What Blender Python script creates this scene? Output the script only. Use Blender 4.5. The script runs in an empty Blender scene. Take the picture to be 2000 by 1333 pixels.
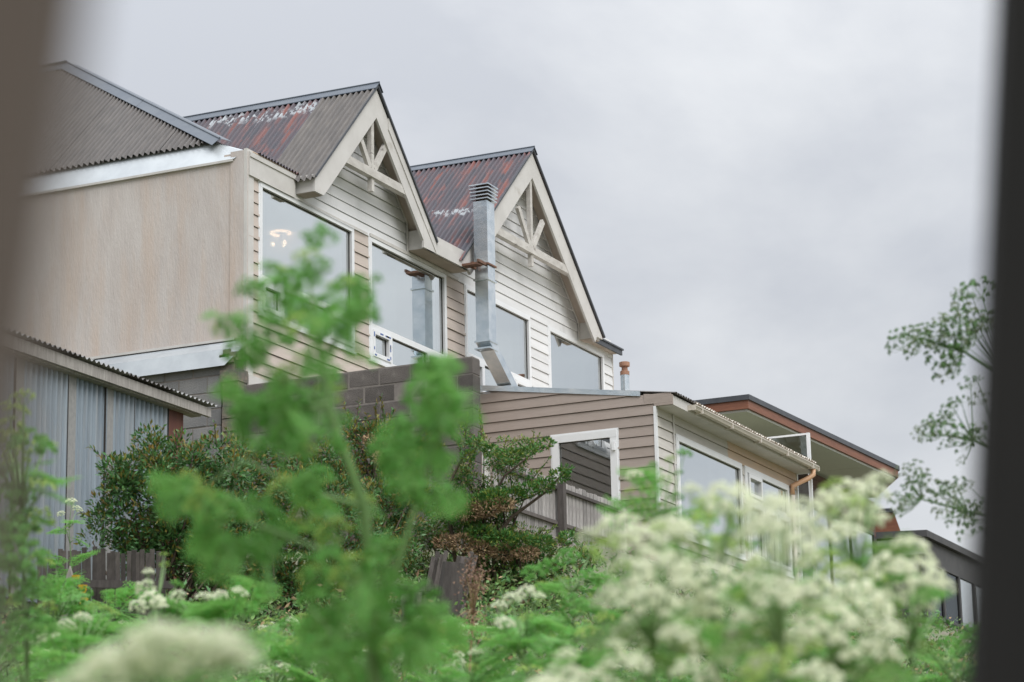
import bpy, bmesh, math, random
import numpy as np
from mathutils import Vector, Matrix, Quaternion

random.seed(7)
rng = np.random.default_rng(11)
S = bpy.context.scene
COL = S.collection
R = math.radians

# ------------------------------------------------------------------ camera
# World: X runs along the front of the house, Y into it, Z up; the lens is the origin.
PITCH, ROLL, YAW, FPX = R(13.49), R(-1.22), R(24.9), 4900.0
fw = Vector((math.cos(YAW) * math.cos(PITCH), math.sin(YAW) * math.cos(PITCH), math.sin(PITCH)))
r0 = fw.cross(Vector((0, 0, 1))).normalized()
u0 = r0.cross(fw)
rt = math.cos(ROLL) * r0 + math.sin(ROLL) * u0
up = -math.sin(ROLL) * r0 + math.cos(ROLL) * u0
cam_d = bpy.data.cameras.new('camera')
cam = bpy.data.objects.new('camera', cam_d)
COL.objects.link(cam)
M3 = Matrix((rt, up, -fw)).transposed()
cam.matrix_world = M3.to_4x4()
cam_d.sensor_width = 36.0
cam_d.lens = FPX / 2000.0 * 36.0
cam_d.clip_start = 0.05
cam_d.clip_end = 6000
cam_d.dof.use_dof = True
cam_d.dof.focus_distance = 31.0
cam_d.dof.aperture_fstop = 5.0
cam_d.dof.aperture_blades = 9
S.camera = cam

# ------------------------------------------------------------------ sky and light
W = bpy.data.worlds.new('World')
S.world = W
W.use_nodes = True
nt = W.node_tree
nt.nodes.clear()
N = nt.nodes.new
L = nt.links.new
SUN_EL, SUN_AZ = R(46), R(-122)      # azimuth measured from +X: the light comes from the front of the house
sky = N('ShaderNodeTexSky'); sky.sky_type = 'NISHITA'; sky.sun_disc = False
sky.sun_elevation = SUN_EL
sky.sun_rotation = R(90) - SUN_AZ
tc = N('ShaderNodeTexCoord')
mp = N('ShaderNodeMapping'); mp.inputs['Scale'].default_value = (1.0, 1.0, 1.7)
no1 = N('ShaderNodeTexNoise'); no1.inputs['Scale'].default_value = 3.2; no1.inputs['Detail'].default_value = 7; no1.inputs['Roughness'].default_value = .52
no1.inputs['Distortion'].default_value = .35
no2 = N('ShaderNodeTexNoise'); no2.inputs['Scale'].default_value = 9.0; no2.inputs['Detail'].default_value = 8; no2.inputs['Roughness'].default_value = .6
L(tc.outputs['Generated'], mp.inputs['Vector']); L(mp.outputs[0], no1.inputs['Vector']); L(mp.outputs[0], no2.inputs['Vector'])
rmp = N('ShaderNodeValToRGB')
rmp.color_ramp.elements[0].position = .42; rmp.color_ramp.elements[0].color = (3.6, 3.74, 4.02, 1)
rmp.color_ramp.elements[1].position = .58; rmp.color_ramp.elements[1].color = (4.85, 4.95, 5.08, 1)
mx = N('ShaderNodeMath'); mx.operation = 'MULTIPLY_ADD'; mx.inputs[1].default_value = .16
m0 = N('ShaderNodeMath'); m0.operation = 'MULTIPLY'; m0.inputs[1].default_value = .84
L(no1.outputs[0], m0.inputs[0]); L(no2.outputs[0], mx.inputs[0]); L(m0.outputs[0], mx.inputs[2]); L(mx.outputs[0], rmp.inputs[0])
sep = N('ShaderNodeSeparateXYZ'); L(tc.outputs['Generated'], sep.inputs[0])
g1 = N('ShaderNodeMapRange'); g1.inputs['From Min'].default_value = 0.12; g1.inputs['From Max'].default_value = 1
gp = N('ShaderNodeMath'); gp.operation = 'POWER'; gp.inputs[1].default_value = 1.8
g2_ = N('ShaderNodeMath'); g2_.operation = 'MULTIPLY_ADD'; g2_.inputs[1].default_value = 2.4; g2_.inputs[2].default_value = 1.0
g1.inputs['To Min'].default_value = 0; g1.inputs['To Max'].default_value = 1
L(sep.outputs['Z'], g1.inputs['Value']); L(g1.outputs[0], gp.inputs[0]); L(gp.outputs[0], g2_.inputs[0])
vm = N('ShaderNodeVectorMath'); vm.operation = 'SCALE'
L(rmp.outputs[0], vm.inputs[0]); L(g2_.outputs[0], vm.inputs['Scale'])
mix = N('ShaderNodeMixRGB'); mix.inputs[0].default_value = .94
L(sky.outputs[0], mix.inputs[1]); L(vm.outputs[0], mix.inputs[2])
bg = N('ShaderNodeBackground'); bg.inputs['Strength'].default_value = .10
out = N('ShaderNodeOutputWorld')
L(mix.outputs[0], bg.inputs[0]); L(bg.outputs[0], out.inputs[0])
sd = bpy.data.lights.new('sun', 'SUN'); sd.energy = 1.5; sd.angle = R(40); sd.color = (1, .98, .96)
so = bpy.data.objects.new('sun', sd); COL.objects.link(so)
sv = Vector((math.cos(SUN_AZ) * math.cos(SUN_EL), math.sin(SUN_AZ) * math.cos(SUN_EL), math.sin(SUN_EL)))
so.rotation_euler = sv.to_track_quat('Z', 'Y').to_euler()
so.location = sv * 100
S.view_settings.view_transform = 'Standard'; S.view_settings.look = 'None'
S.view_settings.exposure = 0.62; S.view_settings.gamma = 1.0
S.view_settings.use_curve_mapping = False
S.render.engine = 'CYCLES'
S.cycles.use_denoising = True
S.cycles.max_bounces = 8
S.cycles.transparent_max_bounces = 12
S.cycles.caustics_reflective = False; S.cycles.caustics_refractive = False

# ------------------------------------------------------------------ helpers
def place(px, py, dist):
    """a point seen at (px, py) of the 2000 px wide photograph at a distance along the view"""
    return (fw + rt * ((px - 1000) / FPX) - up * ((py - 666.5) / FPX)) * dist

def mat(name, c, rough=.7, c2=None, scale=4, stretch=(1, 1, 1), bump=0, bscale=40, metal=0, island=0, lo=.35, hi=.65,
        c3=None, scale3=2, lo3=.55, hi3=.7, stretch3=None, spec=.5, transl=0, rnd=0, band=None):
    m = bpy.data.materials.new(name); m.use_nodes = True
    t = m.node_tree; nn = t.nodes.new; ll = t.links.new
    b = t.nodes['Principled BSDF']
    b.inputs['Roughness'].default_value = rough; b.inputs['Metallic'].default_value = metal
    b.inputs['Specular IOR Level'].default_value = spec
    co = nn('ShaderNodeTexCoord')
    def noise(sc, st, detail=6):
        mm = nn('ShaderNodeMapping'); mm.inputs['Scale'].default_value = st
        x = nn('ShaderNodeTexNoise'); x.inputs['Scale'].default_value = sc; x.inputs['Detail'].default_value = detail
        x.inputs['Roughness'].default_value = .62
        ll(co.outputs['Object'], mm.inputs[0]); ll(mm.outputs[0], x.inputs['Vector'])
        return x.outputs[0]
    def rgb(v): 
        q = nn('ShaderNodeRGB'); q.outputs[0].default_value = (*v, 1); return q.outputs[0]
    col = rgb(c)
    def mixin(col, fac, c):
        q = nn('ShaderNodeMixRGB'); ll(fac, q.inputs[0]); ll(col, q.inputs[1]); q.inputs[2].default_value = (*c, 1)
        return q.outputs[0]
    def ramp(v, a, b_):
        q = nn('ShaderNodeMapRange'); q.inputs['From Min'].default_value = a; q.inputs['From Max'].default_value = b_
        ll(v, q.inputs['Value']); return q.outputs[0]
    if c2 is not None:
        col = mixin(col, ramp(noise(scale, stretch), lo, hi), c2)
    if c3 is not None:
        col = mixin(col, ramp(noise(scale3, stretch3 or stretch), lo3, hi3), c3)
    if band:      # flaked white paint that follows a lap line at one height
        z0, wd, cb = band
        sp = nn('ShaderNodeSeparateXYZ'); ll(co.outputs['Object'], sp.inputs[0])
        def mth(op, a, b_):
            q = nn('ShaderNodeMath'); q.operation = op
            for i_, v_ in enumerate((a, b_)):
                if isinstance(v_, (int, float)): q.inputs[i_].default_value = v_
                else: ll(v_, q.inputs[i_])
            return q.outputs[0]
        wob = mth('MULTIPLY', noise(2.0, (1, 1, 1), 2), .5)
        dist = mth('ABSOLUTE', mth('SUBTRACT', mth('ADD', sp.outputs['Z'], wob), z0 + .25), 0)
        near = ramp(dist, wd, wd * .4)
        fl_n = ramp(noise(5.0, (1, 4.5, 1.6), 5), .50, .56)
        col = mixin(col, mth('MULTIPLY', near, fl_n), cb)
    if island or rnd:
        hs = nn('ShaderNodeHueSaturation')
        src = nn('ShaderNodeNewGeometry').outputs['Random Per Island'] if island else nn('ShaderNodeObjectInfo').outputs['Random']
        k = island or rnd
        q = nn('ShaderNodeMapRange'); q.inputs['To Min'].default_value = 1 - k; q.inputs['To Max'].default_value = 1 + k
        ll(src, q.inputs['Value']); ll(q.outputs[0], hs.inputs['Value'])
        if island:
            q2 = nn('ShaderNodeMapRange'); q2.inputs['To Min'].default_value = .485; q2.inputs['To Max'].default_value = .515
            ll(src, q2.inputs['Value']); ll(q2.outputs[0], hs.inputs['Hue'])
        ll(col, hs.inputs['Color']); col = hs.outputs[0]
    ll(col, b.inputs['Base Color'])
    if bump:
        bp = nn('ShaderNodeBump'); bp.inputs['Strength'].default_value = bump; bp.inputs['Distance'].default_value = .01
        ll(noise(bscale, stretch, 4), bp.inputs['Height']); ll(bp.outputs[0], b.inputs['Normal'])
    if transl:
        tr = nn('ShaderNodeBsdfTranslucent'); ll(col, tr.inputs[0])
        ms = nn('ShaderNodeMixShader'); ms.inputs[0].default_value = transl
        ll(b.outputs[0], ms.inputs[1]); ll(tr.outputs[0], ms.inputs[2])
        ll(ms.outputs[0], t.nodes['Material Output'].inputs[0])
    return m

def glass(name, refl, tint, through=(.8, .84, .84)):
    m = bpy.data.materials.new(name); m.use_nodes = True
    t = m.node_tree; t.nodes.clear(); nn = t.nodes.new; ll = t.links.new
    g = nn('ShaderNodeBsdfGlossy'); g.inputs['Color'].default_value = (*tint, 1); g.inputs['Roughness'].default_value = .01
    tr = nn('ShaderNodeBsdfTransparent'); tr.inputs[0].default_value = (*through, 1)
    fr = nn('ShaderNodeLayerWeight'); fr.inputs['Blend'].default_value = .5
    mr = nn('ShaderNodeMapRange'); mr.inputs['To Min'].default_value = refl * .35; mr.inputs['To Max'].default_value = min(1, refl * 1.3)
    ll(fr.outputs['Facing'], mr.inputs['Value'])
    ms = nn('ShaderNodeMixShader'); o = nn('ShaderNodeOutputMaterial')
    ll(mr.outputs[0], ms.inputs[0]); ll(tr.outputs[0], ms.inputs[1]); ll(g.outputs[0], ms.inputs[2]); ll(ms.outputs[0], o.inputs[0])
    return m

def emit(name, c, s):
    m = bpy.data.materials.new(name); m.use_nodes = True
    b = m.node_tree.nodes['Principled BSDF']
    b.inputs['Base Color'].default_value = (*c, 1); b.inputs['Emission Color'].default_value = (*c, 1)
    b.inputs['Emission Strength'].default_value = s
    return m

BOXF = [(0, 1, 3, 2), (4, 6, 7, 5), (0, 4, 5, 1), (2, 3, 7, 6), (0, 2, 6, 4), (1, 5, 7, 3)]
class MB:
    def __init__(s): s.v = []; s.f = []; s.mi = []
    def box(s, x0, x1, y0, y1, z0, z1, mp=None, mi=0):
        b = len(s.v)
        for x in (x0, x1):
            for y in (y0, y1):
                for z in (z0, z1):
                    s.v.append(mp(x, y, z) if mp else (x, y, z))
        s.f += [tuple(i + b for i in f) for f in BOXF]; s.mi += [mi] * 6
        return s
    def hexa(s, pts, mi=0):           # 8 points, ordered like box
        b = len(s.v); s.v += [tuple(p) for p in pts]
        s.f += [tuple(i + b for i in f) for f in BOXF]; s.mi += [mi] * 6
        return s
    def prism(s, poly, ext, mi=0):    # 3-D polygon, extruded by a vector
        b = len(s.v); n = len(poly); e = Vector(ext)
        s.v += [tuple(Vector(p)) for p in poly] + [tuple(Vector(p) + e) for p in poly]
        s.f.append(tuple(range(b, b + n))); s.f.append(tuple(range(b + 2 * n - 1, b + n - 1, -1)))
        for i in range(n):
            j = (i + 1) % n; s.f.append((b + i, b + n + i, b + n + j, b + j))
        s.mi += [mi] * (n + 2); return s
    def bar(s, a, b_, w, h, side=(0, 1, 0), mi=0):   # rectangular bar from a to b
        a = Vector(a); b_ = Vector(b_); d = (b_ - a).normalized(); sd_ = Vector(side)
        sd_ = (sd_ - d * sd_.dot(d)).normalized(); t = d.cross(sd_)
        pts = []
        for p in (a, b_):
            for i in (-1, 1):
                for j in (-1, 1): pts.append(p + sd_ * (w / 2 * i) + t * (h / 2 * j))
        return s.hexa(pts, mi)
    def tube(s, pts, rad, n=6, mi=0, cap=True):
        pts = [Vector(p) for p in pts]; m_ = len(pts); b = len(s.v)
        if not hasattr(rad, '__len__'): rad = [rad] * m_
        ref = None
        for i, p in enumerate(pts):
            d = (pts[min(i + 1, m_ - 1)] - pts[max(i - 1, 0)]).normalized()
            if ref is None: ref = d.orthogonal().normalized()
            ref = (ref - d * ref.dot(d)).normalized(); t = d.cross(ref)
            for k in range(n):
                a = 2 * math.pi * k / n
                s.v.append(tuple(p + (ref * math.cos(a) + t * math.sin(a)) * rad[i]))
        for i in range(m_ - 1):
            for k in range(n):
                k2 = (k + 1) % n
                s.f.append((b + i * n + k, b + i * n + k2, b + (i + 1) * n + k2, b + (i + 1) * n + k)); s.mi.append(mi)
        if cap:
            s.f.append(tuple(b + k for k in range(n - 1, -1, -1))); s.f.append(tuple(b + (m_ - 1) * n + k for k in range(n)))
            s.mi += [mi, mi]
        return s
    def mesh(s, name, mats, smooth=False, fix=True):
        me = bpy.data.meshes.new(name); me.from_pydata(s.v, [], s.f)
        for m_ in (mats if isinstance(mats, (list, tuple)) else [mats]): me.materials.append(m_)
        me.polygons.foreach_set('material_index', s.mi)
        if smooth: me.polygons.foreach_set('use_smooth', [True] * len(s.f))
        if fix:
            bm = bmesh.new(); bm.from_mesh(me); bmesh.ops.recalc_face_normals(bm, faces=bm.faces); bm.to_mesh(me); bm.free()
        me.update(); return me
    def obj(s, name, mats, parent=None, smooth=False, fix=True):
        return link(name, s.mesh(name, mats, smooth, fix), parent)

def link(name, data, parent=None, loc=None, rot=None, scale=None):
    o = bpy.data.objects.new(name, data); COL.objects.link(o)
    if loc is not None: o.location = loc
    if rot is not None: o.rotation_euler = rot
    if scale is not None: o.scale = (scale,) * 3 if not hasattr(scale, '__len__') else scale
    if parent is not None:
        o.parent = parent
        base = Matrix.Translation(parent['_w']).inverted() if '_w' in parent else Matrix()
        o.matrix_parent_inverse = base
    return o

def tag(o, label=None, cat=None, group=None, kind=None):
    if label: o['label'] = label
    if cat: o['category'] = cat
    if group: o['group'] = group
    if kind: o['kind'] = kind
    return o

def thing(name, loc, label, cat, group=None):
    o = bpy.data.objects.new(name, None); COL.objects.link(o); o.location = loc
    o.empty_display_size = .1
    o['_w'] = tuple(loc)
    return tag(o, label, cat, group)

def part(o, parent): return o

def fast_mesh(name, V, F, mats, mi=None):
    """V (n,3), F (m,k) all faces with k corners"""
    me = bpy.data.meshes.new(name); n, m_, k = len(V), len(F), F.shape[1]
    me.vertices.add(n); me.vertices.foreach_set('co', V.astype(np.float32).ravel())
    me.loops.add(m_ * k); me.loops.foreach_set('vertex_index', F.astype(np.int32).ravel())
    me.polygons.add(m_); me.polygons.foreach_set('loop_start', np.arange(0, m_ * k, k, dtype=np.int32))
    try: me.polygons.foreach_set('loop_total', np.full(m_, k, dtype=np.int32))
    except Exception: pass
    for q in (mats if isinstance(mats, (list, tuple)) else [mats]): me.materials.append(q)
    if mi is not None: me.polygons.foreach_set('material_index', np.asarray(mi, dtype=np.int32))
    me.update(calc_edges=True); me.validate(); return me

# ------------------------------------------------------------------ materials
m_plaster = mat('beige_plaster', (.50, .45, .42), .85, (.56, .515, .485), 2.4, (1, 2.2, .55), .8, 22, c3=(.55, .42, .33), scale3=1.6, lo3=.45, hi3=.9, stretch3=(1, 2.6, .35))
m_board = mat('beige_fibre_board', (.55, .475, .42), .7, (.50, .43, .38), 3, (1, 1, 6), .25, 30, rnd=.05)
m_board_w = mat('pale_grey_board', (.72, .72, .72), .7, (.65, .65, .65), 2.5, (.6, 1, 4), .25, 30, rnd=.045, c3=(.33, .32, .30), scale3=1.1, lo3=.60, hi3=.85, stretch3=(1, 1, .7))
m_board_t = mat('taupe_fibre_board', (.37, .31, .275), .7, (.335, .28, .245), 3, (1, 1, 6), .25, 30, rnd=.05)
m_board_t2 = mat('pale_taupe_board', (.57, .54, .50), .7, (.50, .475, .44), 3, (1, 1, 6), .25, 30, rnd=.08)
m_board_p = mat('stained_board', (.58, .43, .31), .7, (.52, .40, .31), 3, (1, 1, 4), .2, 30)
m_gap = mat('dark_gap', (.05, .045, .04), .9)
m_trim = mat('cream_painted_wood', (.62, .60, .575), .6, (.54, .52, .495), 2.2, (1, 1, 1), .2, 40, c3=(.36, .32, .27), scale3=2.6, lo3=.62, hi3=.8)
m_trim_w = mat('white_trim', (.62, .60, .57), .5, (.52, .50, .47), 3, bump=.1)
m_truss = mat('weathered_white_timber', (.60, .575, .54), .75, (.45, .425, .39), 5, (1, 1, 2), .4, 50, c3=(.22, .20, .18), scale3=7, lo3=.62, hi3=.72)
m_pvc = mat('white_pvc', (.80, .81, .82), .35, (.74, .75, .76), 2)
m_soffit = mat('soffit_board', (.50, .43, .37), .8, (.38, .32, .27), 2.0, (1, 1, 1))
m_cap = mat('blue_grey_flashing', (.13, .15, .175), .42, (.10, .12, .15), 3, (2, 1, 1), .3, 12, metal=.5)
m_roof_g = mat('weathered_brown_grey_roofing', (.125, .113, .104), .5, (.085, .078, .074), 4, (1, 5, .7), .2, 30, metal=.2, c3=(.15, .135, .12), scale3=2.5, lo3=.5, hi3=.7, stretch3=(1, 6, .5))
RR = dict(rough=.5, c2=(.21, .07, .055), bump=.3, bscale=30, metal=.1, lo=.50, hi=.60, c3=(.075, .058, .07), stretch3=(.6, 6, .5), scale3=3, lo3=.40, hi3=.6)
m_roof_r = mat('rusty_roofing', (.052, .052, .066), scale=2.3, stretch=(.6, 3.6, .55), band=(10.82, .13, (.36, .39, .41)), **RR)
m_roof_p = mat('patched_roofing', (.056, .056, .070), scale=2.9, stretch=(.6, 4, .6), band=(10.15, .05, (.42, .45, .47)), **RR)
m_roof_b = mat('lapped_rusty_roofing', (.052, .052, .066), scale=2.6, stretch=(.6, 3.4, .6), band=(10.32, .07, (.36, .39, .41)), **RR)
m_roof_d = mat('dark_roofing', (.085, .078, .074), .5, (.12, .108, .10), 5, (1, 4, .5), .2, 30, metal=.2)
m_skirt = mat('pale_metal_flashing', (.55, .585, .605), .38, (.40, .43, .455), 1.2, (1, 1, 1), .25, 5, metal=.25)
m_galv = mat('galvanised_duct', (.76, .80, .82), .24, (.56, .63, .68), 5, (1, 1, 1.4), .25, 7, metal=.85)
m_rust = mat('rusty_steel', (.13, .075, .055), .85, (.22, .11, .07), 14, bump=.4)
m_block_d = mat('dark_concrete_block', (.095, .084, .078), .95, (.13, .115, .105), 5, bump=.9, bscale=60, rnd=.22, c3=(.20, .18, .165), scale3=4, lo3=.60, hi3=.75)
m_block_l = mat('grey_concrete_block', (.165, .165, .168), .95, (.215, .21, .205), 3, bump=.9, bscale=50, rnd=.14)
m_mortar = mat('mortar', (.17, .152, .14), .95, (.23, .205, .185), 8, bump=.6)
m_rubble = mat('broken_plaster', (.20, .16, .13), .95, (.09, .10, .085), 6, bump=1, bscale=25, c3=(.26, .19, .15), scale3=9)
m_zinc = mat('galvanised_corrugated', (.27, .32, .36), .5, (.19, .23, .265), 2.0, (6, 1, .35), .2, 60, metal=.35, rnd=.1, c3=(.30, .31, .31), scale3=3, lo3=.5, hi3=.75, stretch3=(5, 1, .25))
m_zinc_d = mat('dull_corrugated', (.26, .26, .255), .7, (.33, .325, .31), 30, (1, 1, .5), .3, 60, metal=.2)
m_red = mat('rust_red_board', (.15, .055, .035), .7, (.11, .04, .03), 4, (3, 1, .5))
m_oldwood = mat('grey_weathered_wood', (.42, .395, .365), .85, (.26, .24, .22), 7, (6, 1, .6), .5, 60, rnd=.22)
m_fence = mat('grey_picket_wood', (.41, .385, .37), .9, (.24, .225, .215), 9, (6, 3, .7), .5, 60, rnd=.3)
m_fence_d = mat('dark_picket_wood', (.115, .10, .093), .9, (.07, .06, .055), 9, (6, 3, .7), .5, 60, rnd=.35)
m_gutter = mat('cream_gutter', (.62, .57, .50), .4, (.55, .50, .43), 4)
m_pipe = mat('tan_plastic_pipe', (.62, .37, .22), .45)
m_black = mat('dark_roof_edge', (.05, .055, .065), .5, (.07, .075, .085), 4)
m_orange = mat('oiled_timber_fascia', (.25, .10, .055), .55, (.18, .07, .04), 4, (.6, 1, 8), .2, 40)
m_grey_soffit = mat('grey_soffit_panel', (.74, .75, .74), .8, (.70, .71, .70), 1)
m_redwood = mat('red_brown_cladding', (.13, .058, .04), .7, (.09, .04, .03), 4, (.5, 1, 8), .2, 40, rnd=.15)
m_dark = mat('charcoal_cladding', (.055, .055, .057), .7, (.075, .073, .072), 4)
m_deck = mat('pale_deck_board', (.36, .32, .30), .8, (.28, .25, .23), 5, (4, 4, .6), rnd=.15)
m_room = mat('interior_wall', (.78, .77, .75), .9)
m_floor = mat('interior_floor', (.20, .17, .14), .8)
m_curtain = mat('pale_curtain', (.78, .79, .79), .9, (.66, .68, .68), 6, (8, 8, .2))
m_tape = mat('blue_film', (.06, .12, .36), .5)
m_glass = glass('window_glass', 1.12, (.93, .965, .97))
m_glass_d = glass('dim_glass', .22, (.6, .65, .68), (.3, .32, .33))
m_glass_w = glass('clear_glass', .22, (.8, .84, .86), (.95, .95, .94))
m_panel = mat('frosted_panel', (.42, .42, .41), .3, spec=.6)
m_soil = mat('soil', (.17, .15, .115), .95, (.12, .145, .07), 1.5, bump=.6)
m_slat_l = mat('brown_grey_slat', (.115, .090, .076), .9, (.11, .088, .075), 14, (1, 1, .2))
m_slat_r = mat('charcoal_slat', (.009, .0085, .0085), .9, (.012, .011, .011), 14, (1, 1, .2))
m_lf_dark = mat('glossy_dark_leaf', (.06, .155, .045), .42, (.09, .20, .055), 3, island=.45, transl=.2)
m_lf_tip = mat('amber_young_leaf', (.17, .21, .035), .5, (.27, .16, .04), 6, island=.4, transl=.3)
m_lf_con = mat('needle_green', (.055, .16, .035), .6, (.09, .22, .045), 5, island=.4, transl=.2)
m_lf_con2 = mat('needle_bright', (.15, .24, .035), .6, (.24, .27, .05), 5, island=.3, transl=.25)
m_dry = mat('dry_twig_tan', (.36, .25, .15), .9, (.25, .16, .09), 8, island=.35)
m_bark = mat('brown_bark', (.085, .06, .045), .95, (.12, .09, .07), 12, bump=.6)
m_stem = mat('hemlock_stem', (.16, .29, .09), .5, (.20, .33, .12), 10, transl=.12)
m_fern = mat('hemlock_leaf', (.16, .41, .095), .5, (.24, .48, .12), 4, island=.22, transl=.55)
m_fern_y = mat('hemlock_leaf_pale', (.27, .42, .12), .5, (.19, .35, .10), 4, island=.22, transl=.5)
m_petal = mat('cream_petal', (.80, .83, .63), .6, (.86, .88, .74), 9, island=.08, transl=.55)
m_bud = mat('yellow_green_bud', (.30, .50, .10), .6, (.48, .58, .18), 9, island=.25, transl=.35)
m_grass = mat('grass_blade', (.13, .23, .075), .6, (.19, .28, .10), 3, island=.35, transl=.4)

# ------------------------------------------------------------------ ground
HX = math.cos(YAW); HY = math.sin(YAW)
KN = [(-4000, -1.6), (0, -1.6), (8, -.15), (16, 1.35), (22, 2.75), (27, 4.2), (33, 4.5), (45, 4.9), (62, 5.3), (5000, 5.3)]
def ground_z(x, y):
    d = x * HX + y * HY
    for (a, za), (b, zb) in zip(KN, KN[1:]):
        if d <= b: return za + (zb - za) * (d - a) / (b - a) - fall(x, y)
    return KN[-1][1] - fall(x, y)
def fall(x, y):                   # the slope also drops towards the right
    return np.clip(.26 * (x * HY - y * HX - .8), 0, 3.0) * np.clip((x * HX + y * HY - 10) / 15, 0, 1)
def gz_np(x, y): return np.interp(x * HX + y * HY, [k[0] for k in KN], [k[1] for k in KN]) - fall(x, y)
gd = np.unique(np.r_[-3000, -800, -100, -20, np.arange(-4, 66, .8), 80, 120, 300, 900, 4500])
gl = np.unique(np.r_[-4000, -900, -200, -60, np.arange(-24, 24.5, .8), 60, 200, 900, 4000])
GD, GL = np.meshgrid(gd, gl, indexing='ij')
gx = GD * HX + GL * HY; gy = GD * HY - GL * HX
gz = gz_np(gx, gy) + np.where((GD > 1) & (GD < 26), rng.normal(0, .03, GD.shape), 0)
n1, n2 = GD.shape
idx = np.arange(n1 * n2).reshape(n1, n2)
Fq = np.stack([idx[:-1, :-1], idx[:-1, 1:], idx[1:, 1:], idx[1:, :-1]], -1).reshape(-1, 4)
g = link('ground', fast_mesh('ground', np.stack([gx, gy, gz], -1).reshape(-1, 3), Fq, m_soil))
tag(g, kind='structure')

# ------------------------------------------------------------------ corrugated sheets
def sheet(name, org, u, w, v, v0, v1, m, parent, pitch=.076, amp=.010, seg=6, nv=1, rag=0.0, thick=0):
    """corrugated sheet: across unit vector u over width w, down unit vector v from v0(t) to v1(t)"""
    org, u, v = Vector(org), Vector(u), Vector(v); nrm = u.cross(v).normalized()
    if nrm.z < 0 or (abs(nrm.z) < 1e-3 and nrm.y > 0): nrm = -nrm
    nu = max(4, int(w / pitch * seg)); V = []; F = []
    for i in range(nu + 1):
        t = w * i / nu; h = amp * math.sin(2 * math.pi * (w * i / nu) / pitch)
        a = v0(t) if callable(v0) else v0; b = v1(t) if callable(v1) else v1
        if rag: b += random.uniform(-rag, rag)
        for k in range(nv + 1):
            q = a + (b - a) * k / nv
            V.append(org + u * t + v * q + nrm * h)
    F = [(i * (nv + 1) + k, i * (nv + 1) + k + 1, (i + 1) * (nv + 1) + k + 1, (i + 1) * (nv + 1) + k) for i in range(nu) for k in range(nv)]
    me = bpy.data.meshes.new(name); me.from_pydata([tuple(p) for p in V], [], F); me.materials.append(m)
    me.polygons.foreach_set('use_smooth', [True] * len(F)); me.update()
    return link(name, me, parent)

# ------------------------------------------------------------------ MAIN HOUSE
XS, YF = 24.89, 15.05            # side wall plane and front wall plane
house = thing('house', (30, 17, 5.0), 'large beige two-gabled house with rusty corrugated roofs and big front windows', 'house')
XR = 36.17
MB().box(XS, XS + .18, YF + .02, 24.0, 4.6, 9.30).obj('side_wall', m_plaster, house)
MB().box(XS - .004, XS + .16, YF - .025, YF + .019, 5.6, 9.40).obj('corner_trim', m_trim_w, house)
MB().box(XS + .005, XS + .03, YF - .027, YF + .3, 5.6, 9.36).box(XS-.012, XS+.02, YF+.021, YF+.20, 7.05, 9.38).obj('corner_post', m_plaster, house)
# back body, rear wall and right wall
MB().box(XS + .2, XR - .02, 21.0, 21.2, 4.6, 9.3).box(XR - .2, XR - .02, YF + .25, 20.99, 4.6, 9.25).obj('rear_wall', m_plaster, house)
WIN = [(25.20, 27.56, 7.41, 9.06), (28.00, 30.23, 7.41, 9.06), (30.84, 33.02, 7.41, 9.06), (33.70, 35.82, 7.41, 9.06)]
AX, AZ, AP = 27.70, 11.02, 1.02       # gable A: apex x, apex z, pitch
BX, BZ, BP = 32.62, 11.53, .925
XE = 31.10                            # side of the extension

def board(parent, mp, a0, a1, b0, b1, z0, z1, m, lap=.022, name='siding_board'):
    """lap board in wall coordinates: u from a0..b0 at z0 and a1..b1 at z1"""
    g_ = .007; lap += random.uniform(-.003, .005)
    pts = []
    for u_b, u_t in ((a0, a1), (b0, b1)):
        g_ = .007 + random.uniform(-.002, .0025)
        pts += [mp(u_b, lap, z0 + g_), mp(u_t, lap * .35, z1), mp(u_b, -.01, z0 + g_), mp(u_t, -.01, z1)]
    return MB().hexa(pts).obj(name, m, parent)

def side(parent, mp, zt, step, zb, spans, holes, mats, splits=()):
    z = zt
    while z > zb + 1e-4:
        z0 = z - step
        iv = list(spans(z0, z)) if callable(spans) else [spans]
        zm = (z0 + z) / 2
        for (a, b) in iv:
            cuts = [(a, b)]
            for (h0, h1, hz0, hz1) in holes:
                if hz0 - .01 < zm < hz1 + .01:
                    new = []
                    for (p, q) in cuts:
                        if h1 <= p or h0 >= q: new.append((p, q)); continue
                        if h0 > p: new.append((p, h0))
                        if h1 < q: new.append((h1, q))
                    cuts = new
            for (p, q) in cuts:
                for s_ in splits:
                    if p + .3 < s_ < q - .3:
                        board(parent, mp, p, p, s_ - .003, s_ - .003, z0, z, mats(p, z0)); p = s_
                board(parent, mp, p, p, q, q, z0, z, mats(p, z0))
        z = z0
mf = lambda u, d, z: (u, YF - d, z)
H = [(a - .005, b + .005, c, d) for a, b, c, d in WIN]
side(house, mf, 9.06, .15, 5.0, (XS + .05, XR), H + [(XE - .02, 34.9, 5.0, 7.2)] if False else H, lambda u, z: m_board if z < 9.0 and u < 30.3 else m_board_w if u > 32 and z > 7.2 else m_board_t if u > 30.9 and z < 7.2 else m_board, splits=(26.4, 29.3, 31.0, 33.1))
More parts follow.
